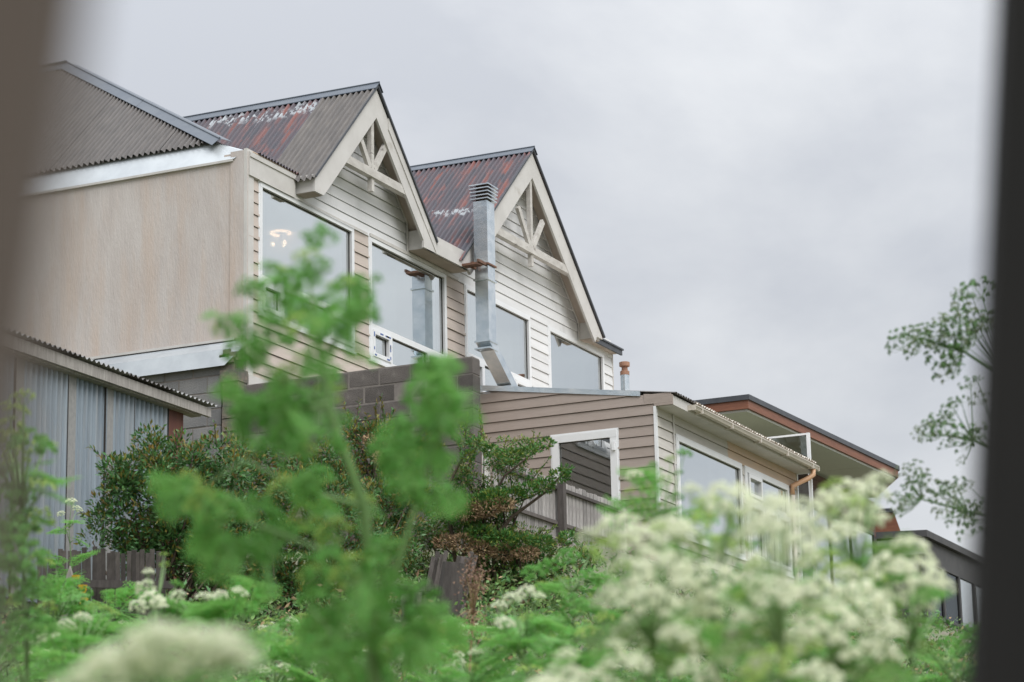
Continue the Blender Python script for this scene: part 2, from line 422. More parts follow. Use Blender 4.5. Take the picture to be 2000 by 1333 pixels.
# boards of the two gables, clipped by the roof slopes
z = 9.06
while z < 11.4:
    z1 = z + .15
    def rg(cx, cz, p, zz, lo, hi):
        w = max(.005, (cz - .07 - zz) / p)
        return max(lo, cx - w), min(hi, cx + w)
    for cx, cz, p, lo, hi in ((AX, AZ, AP, XS + .05, 30.22), (BX, BZ, BP, 30.22, XR)):
        if z >= cz - .1: continue
        zt = min(z1, cz - .08)
        if z < 9.3:
            a0, b0 = lo, hi
            a1, b1 = lo, hi
        else:
            a0, b0 = rg(cx, cz, p, z, lo, hi); a1, b1 = rg(cx, cz, p, zt, lo, hi)
        board(house, mf, a0, a1, b0, b1, z, zt, m_board_w)
    z = z1
# solid wall behind the boards, with the window openings left open
bk = MB(); y0, y1 = YF + .012, YF + .16
xs = [XS + .2] + [c for w_ in WIN for c in (w_[0] - .02, w_[1] + .02)] + [XR - .02]
for i in range(0, len(xs), 2): bk.box(xs[i], xs[i + 1], y0, y1, 5.0, 9.36)
for w_ in WIN: bk.box(w_[0] - .02, w_[1] + .02, y0, y1, 5.0, 7.40); bk.box(w_[0] - .02, w_[1] + .02, y0, y1, 9.07, 9.36)
for cx, cz, p in ((AX, AZ, AP), (BX, BZ, BP)):
    w = (cz - .08 - 9.361) / p
    bk.prism([(cx - w, y0, 9.361), (cx + w, y0, 9.361), (cx, y0, cz - .08)], (0, .14, 0))
bk.obj('wall_core', m_gap, house)
# trims along the wall top
MB().box(XS + .035, 26.02, YF - .045, YF - .022, 9.07, 9.37).box(XS + .035, 26.02, YF - .058, YF - .0455, 9.30, 9.36).obj('eave_trim', m_trim_w, house)
MB().box(28.0, 30.6, YF - .038, YF - .023, 9.065, 9.11).box(25.15, 27.9, YF - .048, YF - .046, 9.062, 9.085).obj('head_trim', m_trim_w, house)
MB().box(XR, XR + .02, YF - .03, YF + .12, 5.4, 9.19).obj('corner_trim', m_trim_w, house)

def window(parent, mp, a, b, z0, z1, f=.055, transom=None, mull=(), sashes=(), gm=None, name='window', tape=False, d=.03):
    gm = gm or m_glass
    fr = MB()
    fr.box(a, b, -.05, d, z0, z0 + f, mp).box(a, b, -.05, d, z1 - f, z1, mp)
    fr.box(a, a + f, -.05, d - .002, z0 + f, z1 - f, mp).box(b - f, b, -.05, d - .002, z0 + f, z1 - f, mp)
    # outer bead
    fr.box(a - .025, b + .025, -.01, .022, z1, z1 + .025, mp).box(a - .025, a, -.01, .021, z0, z1, mp).box(b, b + .025, -.01, .021, z0, z1, mp)
    fr.box(a - .03, b + .03, -.01, .04, z0 - .028, z0, mp)
    if transom:
        fr.box(a + f, b - f, -.05, d - .003, transom - .04, transom + .04, mp)
        for m_ in mull: fr.box(m_ - .03, m_ + .03, -.05, d - .004, z0 + f, transom - .04, mp)
    F = fr.obj(name, m_pvc, parent)
    def pane(p, q, r_, s_):
        MB().box(p, q, -.022, -.014, r_, s_, mp).obj('pane', gm, F)
        # dark rubber seal round the pane
        g_ = .009
        MB().box(p, q, -.013, -.006, r_, r_ + g_, mp).box(p, q, -.013, -.006, s_ - g_, s_, mp).box(p, p + g_, -.013, -.006, r_ + g_, s_ - g_, mp).box(q - g_, q, -.013, -.006, r_ + g_, s_ - g_, mp).obj('seal', m_gap, F)
    if not transom:
        pane(a + f, b - f, z0 + f, z1 - f); return F
    pane(a + f, b - f, transom + .04, z1 - f)
    cols = [a + f] + [c for m_ in mull for c in (m_ - .03, m_ + .03)] + [b - f]
    for i in range(0, len(cols), 2):
        p, q = cols[i], cols[i + 1]
        if i // 2 in sashes:
            k = .055
            MB().box(p, q, -.03, d + .012, z0 + f, z0 + f + k, mp).box(p, q, -.03, d + .012, transom - .04 - k, transom - .04, mp).box(p, p + k, -.03, d + .011, z0 + f + k, transom - .04 - k, mp).box(q - k, q, -.03, d + .011, z0 + f + k, transom - .04 - k, mp).obj('sash', m_pvc, F)
            pane(p + k, q - k, z0 + f + k, transom - .04 - k)
            if tape:
                tb = MB(); zz0, zz1 = z0 + f, transom - .04
                for j in range(11):
                    e = random.choice('lrtb'); t0_ = random.uniform(.05, .75); ln = random.uniform(.10, .24)
                    if e in 'lr':
                        uu = p + .012 if e == 'l' else q - .034
                        tb.box(uu, uu + .022, d + .0125, d + .0145, zz0 + (zz1 - zz0) * t0_, min(zz1 - .01, zz0 + (zz1 - zz0) * (t0_ + ln)), mp)
                    else:
                        zz = zz0 + .014 if e == 'b' else zz1 - .034
                        tb.box(p + (q - p) * t0_, min(q - .01, p + (q - p) * (t0_ + ln)), d + .0125, d + .0146, zz, zz + .02, mp)
                tb.obj('protective_film', m_tape, F)
        else:
            pane(p, q, z0 + f, transom - .04)
    return F
window(house, mf, *WIN[0], transom=7.86, mull=(25.76, 26.90), sashes=(0, 2))
window(house, mf, *WIN[1], transom=7.86, mull=(28.58, 29.66), sashes=(0, 2), tape=True)
window(house, mf, *WIN[2], transom=8.05, mull=(31.4, 32.42), sashes=(0, 2))
window(house, mf, *WIN[3], transom=7.86, mull=(34.3, 35.2), sashes=(0, 2))
# rooms behind the windows
rm = MB()
for (a, b) in ((25.05, 27.8), (27.9, 30.4), (30.75, 33.25), (33.55, 36.0)):
    rm.box(a, b, 18.2, 18.3, 7.0, 9.2); rm.box(a, b, YF + .17, 18.2, 9.2, 9.28)
    rm.box(a, a + .04, YF + .17, 18.2, 7.0, 9.2); rm.box(b - .04, b, YF + .17, 18.2, 7.0, 9.2)
rm.obj('room_wall', m_room, house)
MB().box(25.0, 36.0, YF + .17, 18.3, 6.9, 6.99).obj('room_floor', m_floor, house)
for a, b in ((28.05, 29.25), (30.95, 31.9), (32.2, 32.95), (34.0, 35.6)):
    c = MB(); n = int((b - a) / .05)
    pts = [(a + (b - a) * i / n, YF + .24 + .03 * math.sin(i * 1.9), 0) for i in range(n + 1)]
    for p, q in zip(pts, pts[1:]):
        k = len(c.v); c.v += [(p[0], p[1], 7.1), (q[0], q[1], 7.1), (q[0], q[1], 9.12), (p[0], p[1], 9.12)]; c.f.append((k, k + 1, k + 2, k + 3)); c.mi.append(0)
    c.obj('curtain', m_curtain, house, fix=False)

# gable roofs
YO = 14.75                         # plane of the overhanging rake boards
def rake(cx, cz, p, xl, xr, m=m_trim, yb=YO):
    """barge boards either side, dropping .42 m below the slope"""
    dz = .05; drop = .40
    for s_, xe in ((-1, xl), (1, xr)):
        zo = cz - dz - abs(xe - cx) * p
        top = (cx, yb, cz - dz); bot = (xe, yb, zo)
        xi = xe - s_ * .30
        poly = [top, bot, (xe, yb, 9.13), (xe - s_ * .22, yb, 9.13), (xi - s_*.0, yb, cz - dz - drop - abs(xi - cx) * p + .02), (cx, yb, cz - dz - drop)]
        poly[4] = (xi, yb, cz - dz - drop - abs(xi - cx) * p)
        MB().prism(poly, (0, .035, 0)).obj('rake_board', m, house)
def soffit(cx, cz, p, xl, xr):
    for s_, xe in ((-1, xl), (1, xr)):
        k = .10
        a = (cx, YO + .036, cz - k); b = (xe - s_ * .05, YO + .036, cz - k - abs(xe - s_ * .05 - cx) * p)
        MB().prism([a, b, (b[0], YF - .024, b[2]), (cx, YF - .024, a[2])], (0, 0, -.02)).obj('soffit', m_soffit, house)
AL, AR, BL, BR = 26.06, 29.36, 30.16, 35.14
rake(AX, AZ, AP, AL, AR); rake(BX, BZ, BP, BL, BR)
# second, thicker cover board low on the right rake of the front gable
p1 = (28.02, YO - .012, AZ - .035 - .32 * AP); p2 = (29.37, YO - .012, AZ - .035 - 1.67 * AP)
MB().prism([p1, p2, (29.37, YO - .012, p2[2] - .14), (28.02, YO - .012, p1[2] - .16)], (0, .0115, 0)).obj('cover_board', m_trim, house)
soffit(AX, AZ, AP, AL, AR); soffit(BX, BZ, BP, BL, BR)
# boxed eaves
def ebox(x0, x1, z0, z1, z1b=None):
    o = MB().box(x0, x1, YO + .037, YF - .024, z0, z1).obj('eave_box', m_trim, house)
    MB().box(x0 + .01, x1 - .01, YO + .04, YF - .03, z0 - .008, z0 - .001).obj('eave_soffit', m_soffit, house)
ebox(AL + .01, AL + .24, 9.135, 9.36)
ebox(29.08, 30.44, 9.135, 9.40)
ebox(34.84, 35.10, 9.10, 9.36)
MB().prism([(29.02, YO - .003, 9.13), (30.40, YO - .003, 9.13), (30.40, YO - .003, 9.42), (30.16, YO - .003, 9.26), (29.42, YO - .003, 9.30), (29.02, YO - .003, 9.55)], (0, .032, 0)).obj('valley_board', m_trim, house)
# little corner-angle beads where boards meet the soffit
for cx, cz, p, xa, xb in ((AX, AZ, AP, 28.45, 29.06), (BX, BZ, BP, 33.5, 34.82)):
    MB().bar((xa, YF - .035, cz - .135 - (xa - cx) * p), (xb, YF - .035, cz - .135 - (xb - cx) * p), .02, .02).box(xb - .012, xb + .008, YF - .045, YF - .025, 9.08, cz - .13 - (xb - cx) * p).obj('corner_bead', m_trim_w, house)
# open trusses
for cx, cz, p, zb in ((AX - .06, AZ, AP, 9.79), (BX, BZ, BP, 9.96)):
    hw = (cz - .40 - zb) / p + .12
    yb = YO + .06
    MB().bar((cx - hw, yb - .01, zb), (cx + hw + .1, yb - .01, zb), .09, .115, (0, 1, 0)).obj('tie_beam', m_truss, house)
    MB().box(cx - .036, cx + .036, yb - .033, yb + .03, zb - .24, cz - .46).obj('king_post', m_truss, house)
    for s_ in (-1, 1):
        MB().bar((cx + s_ * .06, yb - .01, zb + .07), (cx + s_ * .44, yb - .01, zb + .56), .05, .085, (0, 1, 0)).obj('strut', m_truss, house)
# roof sheets of the gables (slopes facing left and right)
def slopes(cx, cz, p, xl, xr, yfront, yback, widths, mats):
    ln = math.hypot(1, p)
    for s_, xe in ((-1, xl - .06), (1, xr + .05)):
        v = Vector((s_, 0, -p)) / ln; length = abs(xe - cx) * ln
        y = yfront; k = 0
        while y < yback - .05:
            w = min(widths[k % len(widths)], yback - y)
            sheet('roof_sheet', (cx, y - .02 * (k > 0), cz - .002 * (k % 2)), (0, 1, 0), w + .03, v, 0.02, length + random.uniform(-.01, .02), mats[k % len(mats)], house, amp=.022, pitch=.084, seg=8, nv=6, rag=.004)
            y += w; k += 1
slopes(AX, AZ, AP, AL, AR, YO - .03, 18.3, (.80, .80, .84, .84), (m_roof_g, m_roof_r, m_roof_r, m_roof_p))
slopes(BX, BZ, BP, BL, BR, YO - .03, 18.8, (.86, .84, .86, .84), (m_roof_b, m_roof_b, m_roof_p, m_roof_g))
def ridge(cx, cz, p, y0, y1, w=.105):
    a = MB(); n = Vector((0, 1, 0))
    for s_ in (-1, 1):
        pts = [(cx, y0, cz + .035), (cx + s_ * w, y0, cz + .035 - w * p), (cx + s_ * w, y0, cz + .025 - w * p), (cx, y0, cz + .022)]
        a.prism(pts, (0, y1 - y0, 0))
    a.tube([(cx, y0, cz + .035), (cx, y1, cz + .035)], .014, 6)
    return a.obj('ridge_cap', m_cap, house)
ridge(AX, AZ, AP, YO - .05, 18.2); ridge(BX, BZ, BP, YO - .05, 18.7)
for cx, cz, p, xl, xr in ((AX, AZ, AP, AL, AR), (BX, BZ, BP, BL, BR)):
    for s_, xe in ((-1, xl), (1, xr)):
        MB().bar((cx, YO - .02, cz - .008), (xe + s_ * .03, YO - .02, cz - .008 - abs(xe + s_ * .03 - cx) * p), .03, .028).obj('verge_strip', m_black, house)
MB().box(35.12, XR + .12, YO + .12, YF + .6, 9.20, 9.225).box(35.2, XR + .1, YO + .14, YO + .17, 9.12, 9.199).obj('side_roof_edge', m_black, house)
MB().box(35.16, XR, YO + .172, YF + .0, 9.13, 9.195).obj('side_soffit', m_soffit, house)
# ragged sheet ends and sealant above the front trim
for x0, w in ((25.10, .45), (25.53, .56)):
    sheet('eave_sheet', (x0, YF - .075, 9.385), (1, 0, 0), w + .02, Vector((0, .97, .24)), 0.0, 1.0, m_roof_r, house, amp=.016, pitch=.07, rag=.02)
MB().box(25.0, 26.05, YF - .05, YF - .02, 9.371, 9.384).obj('foam_strip', m_board_p, house)
# hipped main roof: the slope facing left
ha, hb = 2.45, 3.97
zc, xc, yc = 9.62, 25.04, 15.56
v = Vector((-1, 0, -1)).normalized()
w = .82; k = 0
while k < 10:
    t0 = k * w
    f0 = lambda t, t0=t0: -math.sqrt(2) * min(ha, ha * (t0 + t) / hb)
    sheet('roof_sheet', (xc, yc + t0, zc + .003 * (k % 2)), (0, 1, 0), w + .02, v, f0, .03, m_roof_d, house, amp=.022, pitch=.084, seg=8)
    k += 1
hp0 = Vector((xc - .02, yc - .04, zc + .03)); hp1 = Vector((xc + ha, yc + hb, zc + ha + .03))
hd = (hp1 - hp0)
# front slope of the main roof, low pitched
MB().prism([(xc, yc, zc), (36.0, yc, zc), (36.0 - ha, yc + hb, zc + ha), (xc + ha, yc + hb, zc + ha)], (0, 0, -.03)).obj('front_slope', m_roof_d, house)
MB().prism([(36.0, yc, zc - .031), (36.0, yc + 8, zc - .031), (36.0 - ha, yc + hb + 4, zc + ha - .031), (36.0 - ha, yc + hb, zc + ha - .031)], (0, 0, -.03)).obj('rear_slope', m_roof_d, house)
q = MB()
for a, b in ((-.01, .46), (.455, 1.0)):
    A_ = hp0 + hd * a; B_ = hp0 + hd * b; dn = Vector((-.11, .04, -.11)); dn2 = Vector((.12, -.10, -.02)); th = Vector((0, 0, -.012 if a < .1 else -.008))
    MB().prism([A_, B_, B_ + dn, A_ + dn], (0, 0, -.006)).prism([A_, B_, B_ + dn2, A_ + dn2], (0, 0, -.006)).tube([A_, B_], .016, 6).obj('hip_flashing', m_cap, house)
MB().tube([hp1, (hp1.x, hp1.y + 6, hp1.z)], .03, 6).prism([hp1, (hp1.x, hp1.y + 6, hp1.z), (hp1.x - .15, hp1.y + 6, hp1.z - .15), (hp1.x - .15, hp1.y, hp1.z - .15)], (0, 0, -.006)).obj('ridge_cap', m_cap, house)
# pale metal skirt between the side wall and the roof
y2 = 24
MB().prism([(XS - .03, YF + .14, 9.285), (XS - .03, y2, 9.285), (25.10, y2, 9.64), (25.10, YF + .60, 9.64)], (.012, 0, -.006)).obj('side_skirt', m_skirt, house)
MB().prism([(XS - .03, YF + .14, 9.285), (25.10, YF + .60, 9.64), (25.22, YF + .03, 9.43), (XS + .03, YF + .03, 9.39)], (.0, .008, -.006)).obj('front_skirt', m_skirt, house)
MB().box(XS - .035, XS - .002, YF + .16, y2, 9.255, 9.284).obj('drip_edge', m_trim_w, house)
# metal skirt low on the side wall, over the boundary wall
MB().prism([(XS - .01, YF + .12, 7.03), (XS - .01, 21, 7.03), (24.66, 21, 6.88), (24.66, YF - .12, 6.88), (XS - .01, YF - .06, 7.0)], (0, 0, -.008)).obj('lower_skirt', m_skirt, house)
MB().prism([(24.66, YF - .12, 6.879), (24.66, 21, 6.879), (24.60, 21, 6.665), (24.60, YF + .10, 6.665)], (.006, 0, 0)).obj('lower_skirt_drop', m_skirt, house)
MB().box(XS - .03, XS - .012, YF + .14, 21, 7.031, 7.06).obj('drip_edge', m_trim_w, house)
MB().box(XS + .02, XS + .5, YF - .05, YF - .026, 6.42, 6.60).obj('base_trim', m_trim_w, house)

# flue
CX0, CX1, CY0, CY1 = 30.42, 30.665, 14.465, 14.675
fl = MB().box(CX0, CX1, CY0, CY1, 9.2, 10.12).obj('flue', m_galv, house)
MB().box(CX0 + .006, CX1 - .006, CY0 + .006, CY1 - .006, 8.10, 9.199).obj('flue_section', m_galv, fl)
def sk(x0, x1, za, zb, dx):
    return [(x0, CY0, za), (x0 + dx, CY0, zb), (x0, CY1, za), (x0 + dx, CY1, zb), (x1, CY0, za), (x1 + dx, CY0, zb), (x1, CY1, za), (x1 + dx, CY1, zb)]
MB().hexa(sk(CX0, CX1, 8.09, 7.60, .69)).box(CX0 + .69, CX1 + .69, CY0, CY1, 7.44, 7.60).obj('flue_offset', m_galv, fl)
for zz, m_ in ((9.20, m_rust), (8.98, m_galv), (8.10, m_galv), (8.00, m_galv)):
    MB().box(CX0 - .014, CX1 + .014, CY0 - .014, CY1 + .014, zz - .012, zz + .012).obj('band', m_, fl)
MB().box(CX0 - .25, CX0 + .0, CY0 + .02, CY0 + .05, 9.17, 9.21).box(CX0 - .25, CX0 - .10, CY0 + .04, YO - .001, 9.14, 9.17).box(CX0 - .12, CX0 - .015, CY1 - .04, CY1 + .0, 9.13, 9.22).obj('bracket', m_rust, fl)
for i in range(5):
    e = .045 - .004 * i; zz = 10.135 + .052 * (4 - i) if False else 10.14 + .05 * i
    e = .03 + .004 * i
    MB().prism([(CX0 - e, CY0 - e, zz), (CX1 + e, CY0 - e, zz), (CX1 + e, CY1 + e, zz), (CX0 - e, CY1 + e, zz)], (0, 0, .016)).obj('louvre', m_galv, fl)
MB().box(CX0 + .03, CX1 - .03, CY0 + .03, CY1 - .03, 10.121, 10.34).obj('cap_core', m_rust, fl)

# lamp hanging behind the first window
lp = place(549, 442, 33.2)
ch = thing('ceiling_lamp', lp, 'lit tiered ceiling lamp glowing behind the leftmost big window', 'lamp')
m_glow = emit('warm_glow', (1, .58, .32), 3); m_bulb = emit('warm_bulb', (1, .62, .36), 4)
q = MB()
for rr_, zz in ((.24, .03), (.19, -.03), (.12, -.09)):
    q.tube([(lp.x + rr_ * math.cos(a), lp.y + rr_ * math.sin(a), lp.z + zz) for a in np.linspace(0, 2 * math.pi, 17)], .03, 5)
q.obj('lamp_shade', m_glow, ch)
MB().tube([lp + Vector((0, 0, .3)), lp + Vector((0, 0, -.2))], .012, 6).obj('stem', m_rust, ch)
for i in range(3):
    b = lp + Vector((.1 * math.cos(i * 2.1), .1 * math.sin(i * 2.1), -.25))
    MB().tube([b + Vector((0, 0, -.03)), b, b + Vector((0, 0, .03))], [.012, .025, .012], 8).obj('bulb', m_bulb, ch)

# ------------------------------------------------------------------ EXTENSION
EY, EYO = 12.32, 12.045
ext = thing('house_extension', (33, 13.5, 3.6), 'single storey taupe clad extension with sloping roof below the right gable', 'extension')
me_ = lambda u, d, z: (XE - d, u, z)
EXR = 37.0
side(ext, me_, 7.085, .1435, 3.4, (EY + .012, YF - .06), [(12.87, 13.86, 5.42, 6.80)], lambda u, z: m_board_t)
# top boards under the sloping roof edge
zt = lambda y: 7.17 + (y - EYO) * .137
y_a, y_b = EY + .01, YF - .06
zz = 7.085
while zz < 7.55:
    z1 = zz + .1435
    ys = max(EYO + .01, EYO + (z1 - .055 - 7.17) / .137)      # where the board top meets the roof edge
    ye = max(EYO + .01, EYO + (zz + .012 - 7.17) / .137)
    if ye < y_b - .1:
        board(ext, me_, ye, min(ys, y_b - .02), y_b, y_b, zz, z1 if ys < y_b - .03 else zt(y_b) - .03, m_board_t)
    zz = z1
MB().prism([(XE + .0, EYO, 7.055), (XE, EYO, 7.19), (XE, EYO + .42, 7.19 + .42 * .12), (XE, EYO + .42, 7.09), (XE, EY, 7.09), (XE, EY, 7.055)], (-.024, 0, 0)).obj('fascia_return', m_board_t, ext)
MB().prism([(XE - .03, EYO + .47, zt(EYO + .47) - .02), (XE - .03, YF - .1, zt(YF - .1) + .0), (XE - .03, YF - .1, zt(YF - .1) + .075), (XE - .03, EYO + .47, zt(EYO + .47) + .05)], (.02, 0, 0)).obj('roof_flashing', m_galv, ext)
# core of the side wall, with the window opening
cr = MB()
cr.box(XE + .012, XE + .12, EY + .14, 12.87, 3.4, 7.2).box(XE + .012, XE + .12, 13.86, YF - .06, 3.4, 7.45)
cr.box(XE + .012, XE + .12, 12.87, 13.86, 3.4, 5.42).box(XE + .012, XE + .12, 12.87, 13.86, 6.80, 7.24)
cr.obj('side_core', m_gap, ext)
MB().box(XE - .026, XE - .0, EY - .026, EY + .01, 3.4, 7.055).box(XE - .004, XE + .03, EY - .026, EY - .0, 3.4, 7.055).obj('corner_trim', m_pvc, ext)
window(ext, me_, 12.88, 13.85, 5.45, 6.79, f=.10, gm=m_glass_w, d=.035)
MB().box(XE - .075, XE - .036, 12.90, 12.94, 6.50, 6.62).obj('window_handle', m_pvc, ext)
# front wall
mfe = lambda u, d, z: (u, EY - d, z)
EW = [(31.84, 34.44, 5.38, 6.78), (34.60, 36.55, 5.38, 6.78)]
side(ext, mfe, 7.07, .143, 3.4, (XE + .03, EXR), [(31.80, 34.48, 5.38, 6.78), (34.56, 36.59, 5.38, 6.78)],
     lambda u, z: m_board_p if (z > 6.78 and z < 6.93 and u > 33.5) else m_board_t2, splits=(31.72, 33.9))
window(ext, mfe, *EW[0], f=.07)
window(ext, mfe, *EW[1], f=.07, transom=6.30, mull=(35.35, 35.95), sashes=(0, 1, 2))
# sash in the top corner of the second window
kx = (34.70, 35.28)
MB().box(*kx, -.03, .045, 6.64, 6.70, mfe).box(*kx, -.03, .045, 6.36, 6.41, mfe).box(kx[0], kx[0] + .05, -.03, .044, 6.41, 6.64, mfe).box(kx[1] - .05, kx[1], -.03, .044, 6.41, 6.64, mfe).obj('top_sash', m_pvc, ext)
cr = MB(); y0, y1 = EY + .012, EY + .13
cr.box(XE + .03, 31.82, y0, y1, 3.4, 7.04).box(34.46, 34.58, y0, y1, 3.4, 7.04).box(36.57, EXR, y0, y1, 3.4, 7.04)
cr.box(31.82, 34.46, y0, y1, 6.80, 7.04).box(34.58, 36.57, y0, y1, 6.80, 7.04).box(31.82, 34.46, y0, y1, 3.4, 5.36).box(34.58, 36.57, y0, y1, 3.4, 5.36)
cr.obj('front_core', m_gap, ext)
MB().box(31.70, 31.73, EY - .035, EY - .023, 4.8, 7.07).obj('joint_cover', m_trim_w, ext)
MB().box(EXR - .03, EXR + .012, EY - .03, EY + .02, 3.4, 7.05).box(EXR - .03, EXR - .0, EYO + .01, EYO + .05, 3.4, 7.05).obj('end_trim', m_pvc, ext)
MB().box(XE + .13, EXR, EY + .14, YF - .05, 4.72, 3.6).obj('floor', m_floor, ext)
MB().box(33.9, 34.0, EY + .3, 14.8, 4.8, 7.0).box(EXR - .1, EXR, EY + .14, YF - .05, 4.8, 7.1).obj('inner_wall', m_room, ext)
# roof, fascia, soffit, gutter
MB().box(XE + .001, EXR + .05, EYO, EYO + .022, 7.05, 7.18).obj('fascia', m_trim, ext)
for i in range(4):
    xa = XE + .02 + i * 1.49
    MB().box(xa, xa + 1.48, EYO + .023, EY - .001, 7.052, 7.066).obj('soffit_panel', m_trim, ext)
ln = math.hypot(1, .137); vd = Vector((0, -1, -.137)) / ln
for i in range(8):
    sheet('roof_sheet', (XE - .02 + i * .75, YF - .1, zt(YF - .1) + .045 + .003 * (i % 2)), (1, 0, 0), .78, vd, 0, (YF - .1 - EYO + .05) * ln, m_gutter if i else m_roof_g, ext, amp=.016, pitch=.09, rag=.01)
gm_ = MB(); gy = EYO - .055; gz_ = 7.125
pr = [(math.cos(a) * .052, math.sin(a) * .052) for a in np.linspace(math.pi, 2 * math.pi, 9)]
for (ya, za), (yb_, zb_) in zip(pr, pr[1:]):
    k = len(gm_.v); gm_.v += [(31.65, gy + ya, gz_ + za), (37.0, gy + ya, gz_ + za), (37.0, gy + yb_, gz_ + zb_), (31.65, gy + yb_, gz_ + zb_)]
    gm_.f.append((k, k + 1, k + 2, k + 3)); gm_.mi.append(0)
gm_.tube([(31.65, gy - .055, gz_ + .005), (37.0, gy - .055, gz_ + .005)], .011, 6).tube([(31.65, gy - .038, gz_ - .04), (37.0, gy - .038, gz_ - .04)], .007, 5)
gm_.box(31.635, 31.65, gy - .06, gy + .054, gz_ - .06, gz_ + .012).box(37.0, 37.015, gy - .06, gy + .054, gz_ - .06, gz_ + .012)
gt = gm_.obj('gutter', m_gutter, ext, fix=False)
for i in range(5): MB().box(31.9 + i * 1.2, 31.93 + i * 1.2, gy - .064, gy + .05, gz_ - .066, gz_ + .02).obj('gutter_clip', m_gutter, gt)
MB().tube([(36.86, gy, 7.08), (36.86, gy, 6.99), (36.8, gy + .06, 6.93), (36.62, EY - .06, 6.80), (36.62, EY - .06, 6.66)], [.04, .042, .042, .04, .04], 10).obj('gutter_outlet', m_pipe, ext, smooth=True)
MB().tube([(36.62, EY - .06, 6.67), (36.62, EY - .06, 3.6)], .035, 10).obj('downpipe', m_gutter, ext, smooth=True)

# roof vent
vt = thing('roof_vent_pipe', (34.66, 14.2, 7.45), 'short steel vent pipe with a rusty cap on the extension roof', 'vent pipe')
c0 = Vector((34.66, 14.2, 7.4))
MB().tube([c0, c0 + Vector((0, 0, 1.0))], .068, 14).obj('pipe', m_galv, vt, smooth=False)
MB().tube([c0 + Vector((0, 0, z_)) for z_ in (1.0, 1.06, 1.07, 1.12, 1.13)], [.072, .072, .05, .045, .045], 14).obj('collar', mat('rusty_tan', (.36, .20, .13), .8, (.25, .13, .09), 12), vt)
MB().tube([c0 + Vector((0, 0, z_)) for z_ in (1.13, 1.14, 1.20, 1.205)], [.06, .082, .082, .07], 14).obj('cap', bpy.data.materials['rusty_tan'], vt)

# glazed screen at the far end of the extension
sc_ = thing('glass_screen', (37.4, 12.6, 5.2), 'frosted screen with a white metal post at the end of the extension', 'screen')
MB().box(37.52, 37.57, 12.24, 12.29, 3.6, 7.80).obj('post', m_pvc, sc_)
MB().box(37.53, 37.56, 12.29, 13.1, 7.77, 7.80).obj('top_rail', m_pvc, sc_)
MB().box(37.54, 37.55, 12.291, 13.1, 3.8, 7.768).obj('panel', glass('frosted_sheet', .55, (.62, .66, .66), (.75, .75, .74)), sc_)
MB().box(37.1, 38.3, 13.0, 13.06, 3.6, 7.2).obj('side_panel', m_board_t2, sc_)

# ------------------------------------------------------------------ BLOCK WALLS
def blockwall(name, label, x0, th, ya, yb, zb, zt_, m, rows, skip=None, hcut=None):
    w = thing(name, (x0, (ya + yb) / 2, zb), label, 'wall')
    bw, bh, j = .383, .185, .015
    n_r = rows
    me = MB().box(0, th, 0, bw, 0, bh).mesh('block', m)
    bm = bmesh.new(); bm.from_mesh(me); bmesh.ops.bevel(bm, geom=bm.edges, offset=.006, segments=1, affect='EDGES'); bm.to_mesh(me); bm.free()
    for r_ in range(n_r):
        z = zt_ - (r_ + 1) * (bh + j)
        y = ya - (0 if r_ % 2 == 0 else (bw + j) / 2)
        if r_ % 2:
            h = MB().box(x0 + random.uniform(-.004, .004), x0 + th, ya, ya + bw / 2 - j / 2, z, z + bh).obj('block', m, w)
            y += bw + j
        while y + .05 < yb:
            wd = min(bw, yb - y)
            if not (skip and skip(y, z)):
                if wd < bw - .01: MB().box(x0, x0 + th, y, y + wd, z, z + bh).obj('block', m, w)
                else: link('block', me, w, (x0 + random.uniform(-.006, .006), y, z + random.uniform(-.002, .002)), (random.uniform(-.006, .006), random.uniform(-.01, .01), random.uniform(-.008, .008)))
            y += bw + j
    MB().box(x0 + .007, x0 + th - .007, ya + .007, yb - (.0), zb, zt_ - .006).obj('mortar', m_mortar, w)
    return w
blockwall('block_wall', 'dark brown concrete block wall running out from the front of the house', 24.68, .19, 11.95, 14.93, 4.0, 6.42, m_block_d, 12)
lw = blockwall('boundary_wall', 'old grey concrete block wall under the pale metal flashing beside the shed', 24.68, .19, 15.24, 20.9, 4.2, 6.78, m_block_l, 12, )
# broken end of the old wall
q = MB()
rb = random.Random(5)
for i in range(16):
    z0 = 4.4 + i * .148
    a = rb.uniform(14.93, 15.0) if i < 15 else 15.04
    q.box(24.655 + rb.uniform(-.02, .01), 24.86, a, 15.235 + rb.uniform(-.05, .0), z0 + rb.uniform(0, .012), z0 + .146)
o = q.obj('rubble_end', m_rubble, lw); o['kind'] = 'stuff'
for i in range(7):
    p = Vector((24.67, 15.0 + rb.uniform(-.05, .2), 6.76 + rb.uniform(-.02, .08)))
    MB().box(p.x - .04, p.x + .06, p.y - .05, p.y + .05, p.z - .04, p.z + .03).obj('loose_stone', m_rubble, lw)

